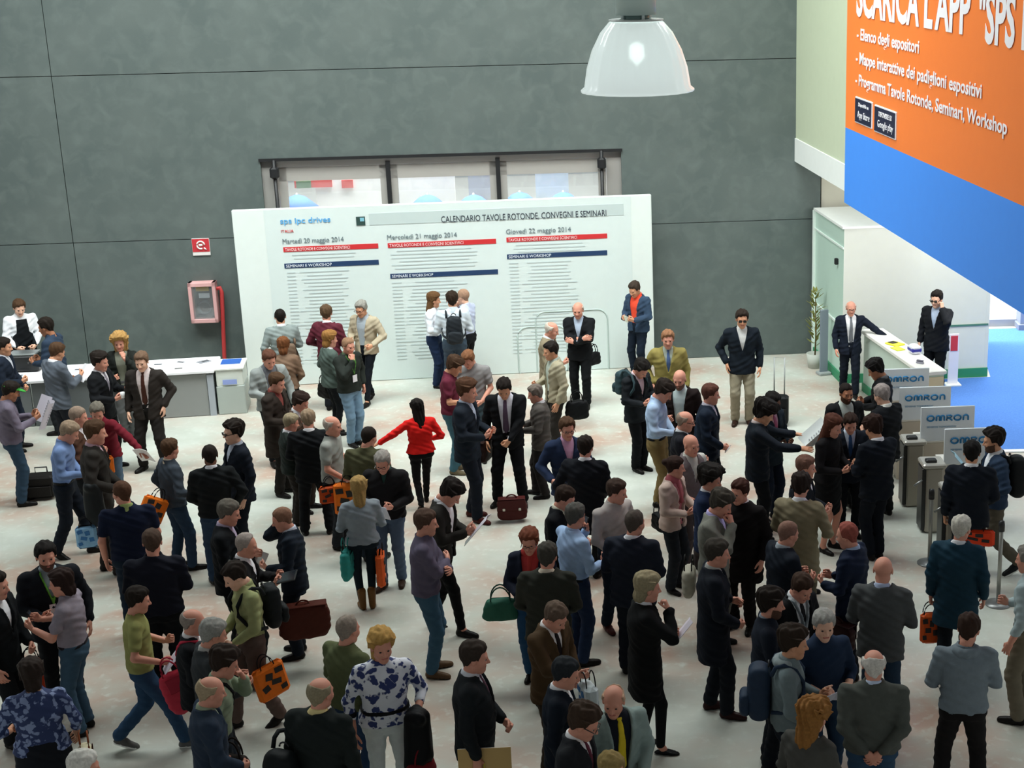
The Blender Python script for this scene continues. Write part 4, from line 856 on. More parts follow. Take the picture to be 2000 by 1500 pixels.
b.build('hose_reel', mat('4c5560', .5, 'plain'), fc); b = MB(); b.box((0, -.03, .24), (.22, .02, .08)); b.build('yellow_notice', mat('d8b030', .6, 'plain'), fc); b = MB(); b.box((.02, -.03, .12), (.18, .02, .08)); b.build('white_notice', mat('e4e8f0', .6, 'plain'), fc)
u, z = wall_at(432, 560); u2, z2 = wall_at(440, 690); b = MB(); b.tube([(u - .12, -.09, z - .02), (u, -.09, z), (u + .02, -.09, z - .08), (u2, -.09, z2), (u2, -.09, .0)], .035, 10); pr = b.build('fire_pipe', mat('c23c3c', .5, 'plain')); pr.matrix_world = WM; tag(pr, 'red fire pipe running down beside the hose cabinet', 'pipe')

# bar desk on the left
da = at(320, 818); db = at(478, 808); Du = (db - da).normalized(); Dn = Vector((Du.y, -Du.x, 0)); DM = Matrix((Du, -Dn, Vector((0, 0, 1)))).transposed().to_4x4(); DM.translation = da
def dp(px, py): p = DM.inverted() @ on_plane(px, py, da, Dn); return p.x, p.z
DH = dp(400, 726)[1]; x_r = dp(424, 800)[0]; x_l = -4.6; back = DM.inverted() @ at(430, 699, DH); DD = back.y
DD = min(max(DD, .6), 1.3)
dk = empty('bar_desk', label='long grey bar desk with a white top along the left', cat='desk'); dk.matrix_world = DM
for k, (a, c, col) in enumerate(((x_l, -2.0, '6a6f70'), (-1.98, -.45, '5d6263'), (-.43, x_r - .12, '8b8d8b'))): b = MB(); b.box(((a + c) / 2, .05, DH / 2 - .02), (c - a, .06, DH - .06)); b.build('front_panel', mat(col, .6, 'plain'), dk)
b = MB(); b.box((x_r - .06, .05, DH / 2 - .03), (.10, .10, DH - .06)); b.build('post', mat('a2a8b0', .4, 'plain'), dk)
b = MB(); b.box(((x_l + x_r) / 2, DD / 2, DH), (x_r - x_l + .04, DD + .06, .05), bev=.01); b.build('worktop', mat('f2f2f4', .5, 'plain'), dk)
b = MB(); b.box((x_l + .03, DD / 2, DH / 2 - .03), (.05, DD - .1, DH - .06)); b.box((x_r - .05, DD / 2, DH / 2 - .03), (.05, DD - .1, DH - .06)); b.build('side_panel', mat('8b8d8b', .6, 'plain'), dk)
bxx = empty('literature_box', label='white printed box with blue top at the right desk end', cat='box'); bxx.matrix_world = DM @ Matrix.Translation((x_r + .02, 0, 0)); Wb = dp(480, 806)[0] - x_r
b = MB(); b.box((Wb / 2, .32, .24), (Wb, .60, .48), bev=.01); b.build('lower_case', mat('a9b2ac', .5, 'plain'), bxx); b = MB(); b.box((Wb / 2, .32, .48 + (DH - .48) / 2), (Wb - .02, .58, DH - .48), bev=.01); b.build('upper_case', mat('d2d8d0', .4, 'plain'), bxx)
b = MB(); b.box((Wb / 2, .32, DH + .015), (Wb + .02, .62, .03), bev=.005); b.build('lid', WHT, bxx); b = MB(); b.box((Wb / 2, .42, DH + .034), (Wb * .7, .30, .012)); b.build('blue_sheet', mat('2b5fb0', .5, 'plain'), bxx); b = MB(); b.box((Wb / 2, .012, .55), (Wb * .5, .006, .08)); b.build('blue_print', mat('8fa0d8', .5, 'plain'), bxx)
rr = random.Random(11)
for i, (px, py) in enumerate(((305, 712), (345, 720), (398, 706), (150, 722), (60, 722), (30, 735), (350, 707), (265, 716))):
    p = DM.inverted() @ at(px, py, DH + .03); o = empty('leaflet', label='leaflet on the bar desk, ' + ['behind the man in the brown suit', 'nearest the front edge', 'nearest the blue topped box', 'beside the man in the grey suit', 'in front of the black machine', 'at the far left', 'towards the back of the top', 'beside the blonde woman'][i], cat='leaflet', group='leaflets on the bar desk'); o.matrix_world = DM @ Matrix.Translation((p.x, p.y, DH + .027)) @ Matrix.Rotation(rr.uniform(-.8, .8), 4, 'Z')
    b = MB(); b.box((0, 0, .002), (.21, .15, .004)); b.build('sheet', mat(['d4d6dc', 'e4e2dc', '8d9096'][i % 3], .6, 'plain'), o); b = MB(); b.box((.03, .0, .005), (.12, .05, .002)); b.build('print', mat('3a3c40', .6, 'plain'), o)
p = at(52, 722, DH + .03); cm = empty('coffee_machine', label='low black machine on the bar desk before the waiter', cat='machine'); cm.matrix_world = Matrix.Translation((p.x, p.y, DH + .025)) @ Matrix.Rotation(AZ, 4, 'Z')
b = MB(); b.box((0, 0, .14), (.50, .32, .26), bev=.02); b.build('housing', mat('101214', .3, 'plain'), cm); b = MB(); b.box((0, 0, .29), (.44, .28, .03), bev=.006); b.build('cup_tray', mat('8a9090', .3, 'metal', .6), cm); b = MB(); b.tube([(.12, -.17, .18), (.12, -.26, .17)], .018, 8); b.build('handle', BLK, cm)

# entry gates with sign panels
def omron(w_, parent, M):
    """the word in rounded strokes on the sign"""
    q = MB(); lw_ = w_ / 5.9; H = lw_ * .92; t_ = lw_ * .115; x = t_
    def ring(x, wd): q.tube([(x + wd / 2 + (wd / 2 - t_) * math.cos(2 * PI * k / 20), 0, H / 2 + (H / 2 - t_) * math.sin(2 * PI * k / 20)) for k in range(21)], t_, 6, cap=False)
    def stroke(p): q.tube([(a, 0, c) for a, c in p], t_, 6)
    def hump(x, wd): stroke([(x + t_, t_)] + [(x + wd / 2 - (wd / 2 - t_) * math.cos(PI * k / 8), H - t_ - (wd / 2 - t_) * (1 - math.sin(PI * k / 8)) * .9) for k in range(9)] + [(x + wd - t_, t_)])
    ring(x, lw_ * 1.12); x += lw_ * 1.2; hump(x, lw_ * .66); hump(x + lw_ * .60, lw_ * .66); x += lw_ * 1.36
    stroke([(x + t_, t_), (x + t_, H - t_), (x + lw_ * .6, H - t_), (x + lw_ * .78, H * .76), (x + lw_ * .6, H * .48), (x + t_, H * .48)]); stroke([(x + lw_ * .4, H * .48), (x + lw_ * .82, t_)]); x += lw_ * .95
    ring(x, lw_ * 1.12); x += lw_ * 1.22; hump(x, lw_ * .85)
    o = q.build('lettering', mat('1f78ac', .5, 'plain'), parent); o.matrix_local = M; return o
ZS = 1.37; GW = .72; g0 = at(1757, 757, ZS); g1 = at(1845, 838, ZS); step = (g1 - g0) / 2
NAMES = ['farthest', 'second from the far end', 'third from the far end', 'nearest']
for i in range(4):
    p = g0 + step * (i - 1); e = empty('entry_gate', (p.x, p.y, 0), math.atan2(.06, 1), 'beige entry gate under a white sign panel, %s in the row' % NAMES[i], 'gate', 'entry gates in a row')
    b = MB(); b.box((GW / 2, .22, .43), (GW, .34, .86), bev=.012); b.build('cabinet', mat('cbbfae', .5, 'plain'), e)
    b = MB(); b.box((GW / 2, .22, .875), (GW + .02, .38, .03), bev=.005); b.build('cabinet_top', mat('e2ded6', .4, 'plain'), e)
    b = MB(); b.box((GW / 2, .0, .90 + (ZS - .90) / 2), (GW, .03, ZS - .90), bev=.004); sp_ = b.build('sign_panel', mat('dfe4e8', .45, 'plain'), e)
    omron(GW * .84, sp_, Matrix.Translation((.06, -.022, ZS - .20))); text('SENSING TOMORROW', GW * .55, .022, mat('6d9cbc', .6, 'plain'), Matrix.Translation((.08, -.017, ZS - .285)), parent=sp_)
    if i > 0:
        pd = empty('turnstile_pedestal', (p.x - .03 - .05 * (i - 1), p.y - .88, 0), .06, 'steel turnstile pedestal with black scanner, %s of the three' % ['', 'farthest', 'middle', 'nearest'][i], 'turnstile', 'turnstile pedestals'); 
        b = MB(); b.box((.10, 0, .44), (.22, .30, .88), bev=.02); b.build('column', mat('a49e92', .35, 'metal', .35), pd)
        b = MB(); b.box((-.035, 0, .45), (.05, .26, .84), bev=.008); b.build('black_side', mat('1a1a1a', .4, 'plain'), pd)
        b = MB(); b.box((.09, -.01, .91), (.30, .34, .06), bev=.015); b.build('top_plate', mat('b9b6ae', .3, 'metal', .4), pd); b = MB(); b.box((.06, -.06, .955), (.14, .10, .05), bev=.01); b.build('scanner', BLK, pd)
        b = MB(); b.tube([(-.03, -.10, .72), (-.10, -.14, .70), (-.17, -.16, .66)], .014, 8); b.build('barrier_arm', mat('8f9290', .3, 'metal', .7), pd)
for (px, py, ph, lb) in ((1815, 1100, .92, 'steel barrier post by the turnstiles'), (1949, 1180, .98, 'steel barrier post near the right edge'),):
    p = at(px, py); s_ = empty('barrier_post', p, 0, lb, 'post', 'barrier posts')
    b = MB(); b.lathe([(0, 0), (.15, 0), (.15, .012), (.05, .03), (0, .03)], 24); b.build('base', mat('8d9090', .35, 'metal', .5), s_); b = MB(); b.tube([(0, 0, .02), (0, 0, ph)], .024, 12); b.build('pole', mat('9a9a94', .3, 'metal', .6), s_)
    b = MB(); b.lathe([(0, ph + .05), (.030, ph + .04), (.036, ph), (.036, ph - .08), (0, ph - .08)], 16); b.build('head', BLK, s_)

# pendant lamp
lp_ = at_depth(1244, 116, 12.0); la = empty('pendant_lamp', lp_, 0, 'big ribbed clear bell shaped hall lamp hanging from above', 'lamp')
pxm = (lp_ - Vector((0, 0, HCAM))).length / FPX * 1.03; Rr = 101 * pxm; Ht = 132 * pxm
zt = Ht * .53; prof = [(Rr * .46, zt), (Rr * .50, zt - .01), (Rr * .66, zt - Ht * .16), (Rr * .82, zt - Ht * .40), (Rr * .92, zt - Ht * .64), (Rr * .975, zt - Ht * .90), (Rr * 1.04, zt - Ht * .94), (Rr * 1.04, zt - Ht * .97), (Rr * .95, zt - Ht * .94), (Rr * .90, zt - Ht * .64), (Rr * .80, zt - Ht * .40), (Rr * .64, zt - Ht * .17), (Rr * .3, zt - .02)]
vs = []; n = 96
for r_, z in prof:
    for k in range(n): a = 2 * PI * k / n; q = r_ * (1 + .008 * math.cos(a * 24)); vs.append((q * math.cos(a), q * math.sin(a), z))
b = MB(); b.add(vs, [(i * n + k, i * n + (k + 1) % n, (i + 1) * n + (k + 1) % n, (i + 1) * n + k) for i in range(len(prof) - 1) for k in range(n)], True)
LM_ = D.materials.new('lamp_prism'); LM_.use_nodes = True; bb = LM_.node_tree.nodes['Principled BSDF']; bb.inputs['Base Color'].default_value = (.86, .93, .92, 1); bb.inputs['Roughness'].default_value = .18; bb.inputs['Emission Color'].default_value = (.93, 1, .98, 1); bb.inputs['Emission Strength'].default_value = .28; bb.inputs['Transmission Weight'].default_value = .25
b.build('shade', LM_, la); b = MB(); b.lathe([(Rr * .5, zt + .0), (Rr * .5, zt + .012), (0, zt + .012)], 40); b.build('shade_cap', mat('e4ecea', .4, 'plain'), la)
b = MB(); b.lathe([(0, zt), (Rr * .24, zt), (Rr * .24, zt + .045), (0, zt + .045)], 24); b.build('neck', mat('6f8480', .4, 'metal', .3), la)
for k in range(4): a = k * PI / 2 + .5; b = MB(); b.tube([(Rr * .28 * math.cos(a), Rr * .28 * math.sin(a), zt), (Rr * .28 * math.cos(a), Rr * .28 * math.sin(a), zt + .06)], .012, 8); b.build('bolt', mat('dfe6e4', .4, 'plain'), la)
b = MB(); b.lathe([(0, zt + .045), (Rr * .37, zt + .045), (Rr * .37, zt + .30), (Rr * .30, zt + .34), (0, zt + .34)], 40); b.build('gear_housing', mat('cfe4de', .35, 'plain'), la)
b = MB(); b.tube([(0, 0, zt + .33), (0, 0, zt + 3.4)], .012, 8); b.build('cable', BLK, la)
b = MB(); b.lathe([(0, zt - Ht * .25), (.05, zt - Ht * .30), (.06, zt - Ht * .5), (0, zt - Ht * .62)], 16); b.build('bulb', emis('f2fff8', 9.0), la)

# things left on the floor
item('briefcase', Matrix.Translation(at(1001, 1018) + Vector((0, 0, .38))) @ Matrix.Rotation(R(6), 4, 'Z'), '4a1c1a', 'dark red briefcase standing alone on the floor', size=(.40, .14, .30))
sc_p = at(84, 972); item('suitcase', Matrix.Translation(sc_p) @ Matrix.Rotation(R(8), 4, 'Z'), '2b2826', 'dark wheeled case on the floor at the far left', size=(.40, .24, .32))
sc_p = at(1521, 830); item('suitcase', Matrix.Translation(sc_p) @ Matrix.Rotation(R(-10), 4, 'Z'), '1d2022', 'black wheeled case with pulled-out grey handle behind the map readers', 'a9aeac', size=(.30, .20, .46))
# ------------------------------------------------------------------ the crowd, from the far wall towards us
BK, NV, CH, GY, DB = '1c1f23', '1e2839', '2c3034', '6d716f', '35302b'
JE, JD = '3f5a74', '25384e'
HB_, HD, HG, HW = '4a3524', '1f1813', '77736c', 'c9c6bf'
OR = 'e8741e'
# far row on the left, at the bar desk
P(34, 584, 1.78, 10, 'shirt', 'eef0f4', 'trousers', BK, 'short', HB_, 'waiter in white shirt and black apron behind the bar desk', 0, ('low', 'low'), ex='apron:1b1e22', tie='15151a', hp=22)
P(92, 622, 1.87, 245, 'sweater', '2f3d50', 'trousers', CH, 'short', HD, 'man in dark blue top right beside the waiter, facing left', 2, ('hold', 'hold'), hp=16)
P(4, 662, 1.76, 70, 'suit', '222c3c', 'trousers', NV, 'short', HD, 'man in navy suit at the left edge below the waiter', 1, ('hold', 'low'), shirt='d8dce4')
P(103, 671, 1.78, 120, 'suit', '5a616b', 'trousers', '2a2e36', 'short', HB_, 'man in grey suit reading with his back half turned at the desk', 1, ('hold2', 'hold'), hp=24, items=[('paper', 'R', 'e6e6ea', 'leaflet held by the man in the grey suit', {})])
P(192, 691, 1.76, 60, 'suit', '1c1e22', 'trousers', BK, 'thick', HD, 'man in black suit with striped tie holding a white cup', 4, ('hold', 'hold2'), shirt='e4dfe4', tie='8d8792', items=[('cup', 'R', 'f2f2f2', 'white cup held by the man in the black suit', {'off': (0, .03, .03)})])
P(232, 655, 1.68, 350, 'open', '2c302c', 'trousers', '5b5c5c', 'curly', 'a8834e', 'woman with curly blonde hair between the two suited men at the desk', 4, ('hold', 'chin'), 'close', f=1, shirt='8c8f80')
P(276, 688, 918, 340, 'suit+open', '3a3430', 'trousers', '2b2826', 'short', '6a5342', 'man in brown suit and brown tie standing at the right desk end', 0, ('down', 'pocket'), 'wide', shirt='e6d8d6', tie='4a2a20', hp=14, w=1.05)
P(10, 746, 984, 95, 'sweater', '6a6270', 'jeans', '2f4356', 'short', HD, 'man with a green cap reading a newspaper at the left edge', 2, ('hold2', 'hold2'), hp=25, ex='cap:3f9a3f', items=[('newspaper', 'M', 'c9c4cf', 'open newspaper held by the man with the green cap', {'off': (0, .10, 0), 'rx': -25})])
# left middle
P(145, 795, 1.72, 80, 'open', '4d3428', 'trousers', CH, 'crop', '8a7768', 'red-faced man with cropped hair behind the man in the blue shirt', 4, ('hold', 'hold'), hp=15)
P(182, 785, 1.74, 325, 'sweater', '6c1c28', 'jeans', '4f6275', 'short', '6a655b', 'man in dark red sweater leaning with one arm stretched to the right', 4, ('hold', 'side'), 'step', lean=12, hp=25, yaw=-30, shirt='d8d2cc', items=[('booklet', 'L', 'eceaea', 'white leaflet in the hand of the man in the red sweater', {}), ('tote', 'C', OR, 'orange bag hanging from the arm of the man in the red sweater', {'size': (.22, .08, .26), 'off': (-.10, .22, 1.12), 'rz': 10})])
P(124, 822, 1084, 75, 'shirt', '6f86b0', 'trousers', '1f2733', 'short', '8d7a66', 'man in blue shirt bending his head, dark case behind his legs', 4, ('hold', 'low'), 'step2', belt='181818', hp=30, w=1.03, lean=5)
P(180, 824, 1132, 85, 'suit', '35312d', 'trousers', '2f2b28', 'short', HB_, 'man in dark brown suit and pink shirt with a coat over his arm', 4, ('bent', 'low'), 'contra', shirt='c9a8b4', hp=10, items=[('draped_coat', 'C', '23282a', 'dark coat hanging over the arm of the man in brown', {'off': (.30, -.04, 1.14), 'rz': 70}), ('plastic', 'C', '86b4d8', 'light blue plastic bag below the dark draped coat', {'off': (.30, -.16, .80), 'size': (.24, .08, .28)})])
P(330, 861, 1112, 110, 'sweater', '3b434c', 'jeans', '26384c', 'short', HB_, 'man in dark grey sweater with an orange bag under his arm', 4, ('bent', 'pocket'), 'contra', shirt='c8b8a0', yaw=-20, items=[('tote', 'C', OR, 'orange and black bag under the arm of the man in the grey sweater', {'off': (.16, -.20, 1.22), 'size': (.34, .09, .32), 'ry': 32, 'rz': 100})])
P(408, 871, 1138, 182, 'jacket' if 0 else 'zip', '181d1f', 'jeans', JD, 'crop', HD, 'man in black jacket seen from behind, left of the man in sunglasses', 3, ('pocket', 'low'), hp=6)
P(453, 827, 1.80, 290, 'suit', '1d2532', 'trousers', '1b212b', 'thick', HD, 'man in dark suit and sunglasses facing left', 0, ('hold', 'down'), glasses='sun', shirt='b9c2d0', hp=2)
P(241, 941, 1.82, 178, 'polo', '1b2540', 'jeans', '1f3042', 'crop', '4e3526', 'heavy man in navy short-sleeved shirt seen from behind', 4, ('hold', 'down'), w=1.13, belly=.03, yaw=-35, hp=5, shirt='9aa86a')
P(294, 1037, 1.80, 172, 'sweater', '1f2230', 'trousers', '14171c', 'reced', '4a3a30', 'heavy man in dark navy sweater from behind, thin hair', 4, ('hold', 'hold'), w=1.16, belly=.04, hp=10)
P(86, 1062, 1.82, 5, 'suit', '1c2028', 'trousers', BK, 'short', '1a1614', 'bearded man in dark suit with green lanyard facing us', 4, ('hold', 'loose'), ex='lanyard:5f9a3a', beard=1, shirt='8f9aa0', w=1.08)
P(119, 1117, 1425, 250, 'polo+tuck', '8d8590', 'jeans', '3c5468', 'bob', '2a1c18', 'person in striped grey and mauve polo and jeans facing left', 4, ('hold2', 'hold2'), w=1.05, belly=.03, belt='23212a', hp=8, items=[('phone', 'R', '202024', 'phone held by the person in the mauve polo', {}), ('tote', 'C', 'b83c1c', 'rust red flat bag beside the mauve polo and jeans', {'off': (-.04, .42, .98), 'size': (.20, .06, .36), 'rz': 90})])
P(-14, 1120, 1.78, 60, 'suit', '161a1e', 'trousers', BK, 'short', HD, 'dark suited man cut by the left edge', 4, ('down', 'low'))
P(58, 1293, 1.68, 178, 'blouse+rolled', '46598c', 'skirt', '20242c', 'bob', '2a211c', 'woman in blue floral top from behind with short dark hair', 1, ('loose', 'bent'), f=1, w=1.18, belly=.03, legs='stand', items=[('handbag', 'C', 'd8cfae', 'cream handbag hanging beside the woman in the floral top', {'off': (.34, .02, .98), 's': 1.0, 'c2': '8a4a2c'})])
P(262, 1150, 1462, 88, 'tshirt', '8f9058', 'jeans', '2b4662', 'short', HD, 'man in olive yellow T-shirt striding right in jeans', 4, ('bent', 'hold'), 'walk', shoe='sneaker', sc='5a5a58', hp=12, items=[('booklet', 'R', 'd8d4e4', 'folded leaflets in the hand of the striding man', {'off': (0, .02, .05)}), ('shoulder_bag', 'C', 'c2364a', 'red bag swinging in front of the striding man in olive', {'off': (.32, .22, 1.10), 'size': (.32, .13, .44), 'ry': -18, 'rz': 90, 'c2': 'a82c40'})])
P(372, 1192, 1.76, 80, 'suit', '1d2126', 'trousers', BK, 'ring', '8a8078', 'pink-headed man in black suit with a red strap on his shoulder', 4, ('hold', 'hold'), shirt='f0eeee', ex='strapX:b43246')
P(405, 1213, 1.72, 100, 'open', '3c4144', 'trousers', '20242a', 'short', '8d8d88', 'grey-haired man in dark grey jacket beside the pink-headed man', 4, ('hold', 'hold'), hp=18, shirt='b8b8b4')
P(438, 979, 1.80, 78, 'suit', '161b20', 'trousers', '12161a', 'short', '5d5850', 'greying man in black suit and pinkish shirt facing right', 4, ('low', 'hold'), shirt='b4a8c0', hp=16)
P(474, 1044, 1.68, 80, 'open', '201e20', 'trousers', BK, 'reced', '9a8f88', 'thin-haired person in black holding out a dark tablet', 4, ('hold2', 'hold2'), hp=14, items=[('tablet', 'R', '101216', 'dark tablet held beside the bald man on the phone', {'off': (0, .06, .03), 'rx': -80})])
P(468, 1094, 1.76, 285, 'shirt', '9aa070', 'trousers', '5a4a44', 'short', '231b16', 'man in pale green shirt with a black backpack facing left', 0, ('low', 'low'), 'step', hp=28, w=1.02, items=[('backpack', 'B', '23282a', 'black backpack worn over the pale green shirt', {'off': (0, -.14, 1.42)}), ('tote', 'C', OR, 'orange and black bag held by the man in the pale green shirt', {'off': (-.28, -.02, .86), 'rz': 100, 'size': (.33, .09, .36), 'ry': 12})])
P(430, 1268, 1.72, 85, 'shirt', '8d9c84', 'trousers', '26303c', 'thick', '2a201a', 'dark-haired man in grey green shirt with a black neck strap near the orange bag', 4, ('down', 'chin'), lean=6, hp=20, w=1.08, ex='strapX:16181a', items=[('shoulder_bag', 'C', '2c211c', 'dark brown shoulder bag below the camera-strap man', {'off': (.24, .12, 1.02), 'rz': 70, 'size': (.30, .12, .34)})])
P(402, 1324, 1.74, 95, 'blazer', '2a3748', 'trousers', '232b38', 'ring', 'a08f74', 'balding fair man in slate blue jacket at the bottom left', 4, ('low', 'down'), shirt='98a48c', hp=14)
P(157, 1472, 1.72, 80, 'sweater', '55585c', 'trousers', CH, 'short', 'd6d4cc', 'white-haired head at the bottom edge on the left', 4)
P(556, 991, 1278, 265, 'suit', '1f2a38', 'trousers', '1c2430', 'crop', '7a5a48', 'bald man in navy suit talking on the phone with a newspaper', 4, ('phone', 'hold'), shirt='ccd4e2', hp=18, items=[('newspaper', 'L', 'b9bab6', 'folded newspaper in the hand of the bald man on the phone', {'off': (.06, .16, .02), 'size': (.52, .40), 'rx': -62}), ('briefcase', 'C', '4e2218', 'red brown leather briefcase hanging at the legs of the bald man', {'off': (-.34, -.10, .80), 'rz': 96, 'size': (.54, .16, .38)})])
# middle left, back to front
P(546, 605, 1.74, 186, 'open', '86918f', 'trousers', '2c3338', 'crop', '17130f', 'man in light grey jacket reading the board, seen from behind', 1, ('hold', 'loose'), hp=4, items=[('backpack', 'B', '6d5a4a', 'brown rucksack low on the man reading the board', {'off': (.06, -.15, 1.22), 'size': (.26, .14, .30)})])
P(552, 662, 1.62, 170, 'sweater', '7a6250', 'trousers', '24282c', 'bob', '6b4226', 'brown-haired woman partly hidden behind the man in the light suit', 4, ('low', 'low'), 'close', f=1)
P(521, 682, 908, 20, 'open', '8f9593', 'slim', '1d2126', 'short', '5a3a2c', 'man in light grey jacket and black trousers looking down', 4, ('hold', 'loose'), 'close', hp=24, shirt='6c7076')
P(534, 729, 965, 60, 'coat', '3b322c', 'trousers', '2a2522', 'short', HB_, 'man in long brown coat right below the light grey jacket', 4, ('hold', 'hold'), hp=18, shirt='8a4a44')
P(580, 768, 1.76, 60, 'open', '5b4a40', 'trousers', '3a302a', 'thick', '2a1c16', 'dark-haired man above the two greeting heads', 4, ('hold', 'hold'), hp=22)
P(563, 810, 1.58, 100, 'open', '2a332f', 'trousers', '35302c', 'short', '8d8168', 'fair-haired man greeting the man in the black suit', 4, ('hold2', 'hold2'), 'close', hp=16)
P(600, 803, 1036, 176, 'suit', '16191d', 'trousers', '14171b', 'short', '8a7660', 'tall man in black suit seen from behind, legs apart', 4, ('hold', 'hold'), 'wide', hp=16, w=1.1)
P(638, 598, 1.76, 150, 'open', '5a2430', 'trousers', '1d2026', 'short', '54402e', 'man in maroon jacket turned towards the board', 4, ('hold', 'bent'), yaw=-25, items=[])
P(707, 587, 786, 325, 'open', 'b0a48c', 'slim', '1a2028', 'short', '8a8880', 'man in beige jacket with a black shoulder strap before the board', 1, ('hold', 'bent'), 'step2', shirt='a9b4bc', hp=18, glasses='clear')
P(642, 649, 1.66, 110, 'open', '4d5a54', 'slim', '1c2024', 'bob', '8a6234', 'woman with light brown hair and a black handbag', 4, ('low', 'bent'), 'close', f=1, items=[('handbag', 'C', '1c1a18', 'black handbag carried by the light brown haired woman', {'off': (-.28, -.02, .98), 'rz': 20})])
P(677, 660, 870, 40, 'zip', '2f3530', 'jeans', '6f8ba2', 'crop', '8a6a52', 'man in dark green jacket and pale jeans with a badge', 4, ('chin', 'pocket'), 'close', ex='lanyard:4c7a3a', shirt='5a6a50', hp=12)
P(646, 814, 1.74, 70, 'tshirt', '8e918b', 'trousers', '2a2e34', 'ring', 'a89c90', 'white-haired man in grey shirt with a black collar', 4, ('low', 'bent'), w=1.03, shirt='15161a', hp=8, items=[])
P(712, 835, 1.74, 165, 'sweater', '4f4f38', 'jeans', '26303c', 'crop', HD, 'man in olive green sweater seen from behind', 4, ('hold', 'low'), hp=20, yaw=25, items=[('tote', 'C', OR, 'orange and black bag between the grey shirt and the blonde woman', {'off': (-.26, .0, 1.16), 'rz': 5, 'size': (.36, .1, .42)}), ('tote', 'C', 'b84a1c', 'darker orange bag corner left of the orange carrier bag', {'off': (-.52, .08, 1.10), 'rz': 30, 'size': (.26, .08, .24)})])
P(748, 878, 1143, 345, 'zip', '1f1e20', 'jeans', '4f6076', 'short', '8f8a84', 'grey-haired man in black leather jacket holding booklets', 4, ('hold', 'hold'), 'contra', hp=24, sc='3f2c20', w=1.05, shirt='2d4a44', glasses='clear', items=[('booklet', 'M', 'd8d8e4', 'blue and white booklet held by the man in the leather jacket', {'c2': '2c4a8c', 'off': (0, .04, -.04)})])
P(698, 936, 1187, 186, 'blouse', '8a949c', 'leggings', '1d2a34', 'midlong', '9a7d4c', 'blonde woman in grey sweater and brown boots from behind', 4, ('hold', 'hold'), 'close', f=1, shoe='boot', sc='6b4a26', w=1.08, yaw=12, items=[('shoulder_bag', 'C', '2f8f88', 'teal bag hanging left of the blonde woman', {'off': (-.22, -.08, 1.03), 'rz': 70, 'size': (.30, .12, .36), 'c2': '2a7a74'}), ('tote', 'C', 'e2602a', 'orange bag on the right hip of the blonde woman', {'off': (.20, .0, .88), 'rz': 80, 'size': (.28, .1, .40)})])
P(815, 783, 986, 192, 'blouse', 'd8201c', 'slim', '17181b', 'long', '17120f', 'woman in bright red jacket with long black hair from behind', 1, ('bent', 'side'), 'step', f=1, w=1.12, sc='15130f', yaw=-10)
P(845, 574, 1.68, 70, 'shirt', 'dfe4ea', 'jeans', '1e2d48', 'midlong', '5d4228', 'woman with brown hair and white shirt by the board', 1, ('hold', 'hold'), 'close', f=1, yaw=-20)
P(882, 571, 1.76, 182, 'shirt', 'd0dbe4', 'jeans', '3c4a58', 'short', '2c2118', 'man with a dark grey backpack facing the board', 1, ('hold', 'hold'), hp=0, items=[('backpack', 'B', '2c3238', 'dark grey backpack on the white shirt before the board', {'off': (0, -.13, 1.40), 'size': (.30, .16, .48)})])
P(905, 566, 1.78, 240, 'shirt', 'bcc4dc', 'trousers', '15181c', 'crop', '9a7a64', 'shaven man in pale blue striped shirt at the board', 0, ('chin', 'hold'), belt='111318')
P(878, 696, 916, 80, 'polo', '5f2434', 'jeans', '3f6472', 'thick', '3f2c1e', 'man in burgundy short-sleeved shirt and jeans', 1, ('hold', 'hold'), hp=30, sc='6a604a')
P(920, 680, 1.78, 350, 'tshirt', '8a8888', 'jeans', '3e4e54', 'short', '7a5238', 'man in grey T-shirt with a dark neckband looking down', 4, ('low', 'low'), hp=32, w=1.02, yaw=20)
P(910, 745, 1014, 70, 'suit', '232c38', 'trousers', '1f2632', 'thick', '4a3020', 'man in dark blue suit and brown shoes facing right', 4, ('hold', 'hold'), 'contra', sc='4a1f1a', shirt='b8c4d6', items=[('phone', 'R', 'c85a3a', 'orange-red phone held by the man in the dark blue suit', {})])
P(985, 733, 979, 352, 'suit+open', '15171b', 'trousers', '111317', 'short', '1c1512', 'man in black suit with patterned tie looking down', 1, ('down', 'clasp'), 'wide', shirt='dcdce6', tie='5c4a5e', hp=32, items=[('briefcase', 'C', '35201c', 'dark brown bag at the side of the black suit and tie', {'off': (.30, .02, .94), 'rz': 75, 'size': (.36, .12, .30)})])
P(1049, 753, 975, 268, 'suit', '4f4a46', 'trousers', '302b2a', 'short', '6a6058', 'older man in grey brown suit facing left', 4, ('hold', 'hold'), 'contra', hp=16, shirt='d8d8dc', w=1.03, items=[('phone', 'R', '5a1f24', 'dark red phone case held by the man in the grey brown suit', {})])
P(1072, 628, 1.72, 75, 'blazer', '857a64', 'trousers', '4c4436', 'ring', 'c2b8ac', 'white-haired man in tan jacket before the board', 4, ('hold', 'down'), shirt='dfe8ee', hp=20)
P(1078, 669, 1.74, 290, 'open', 'a29a82', 'trousers', '3c3834', 'short', '1f1a17', 'man in beige jacket and pale shirt with a black bag', 1, ('hold', 'down'), shirt='bcc8bc', hp=12, items=[('shoulder_bag', 'C', '17191c', 'black shoulder bag hanging from the man in the beige jacket', {'size': (.36, .14, .30), 'off': (-.20, -.26, 1.02), 'rz': 80})])
P(1129, 590, 792, 350, 'suit', '1b1e22', 'trousers', '15181b', 'ring', 'b4a498', 'bald man in dark suit with folded arms before the board', 4, ('fold', 'fold_u'), 'contra2', shirt='b8c8dc', hp=14, items=[('shoulder_bag', 'C', '14161a', 'black bag at the hip of the man with folded arms', {'off': (-.20, -.10, 1.02), 'size': (.30, .10, .22), 'rz': 50})])
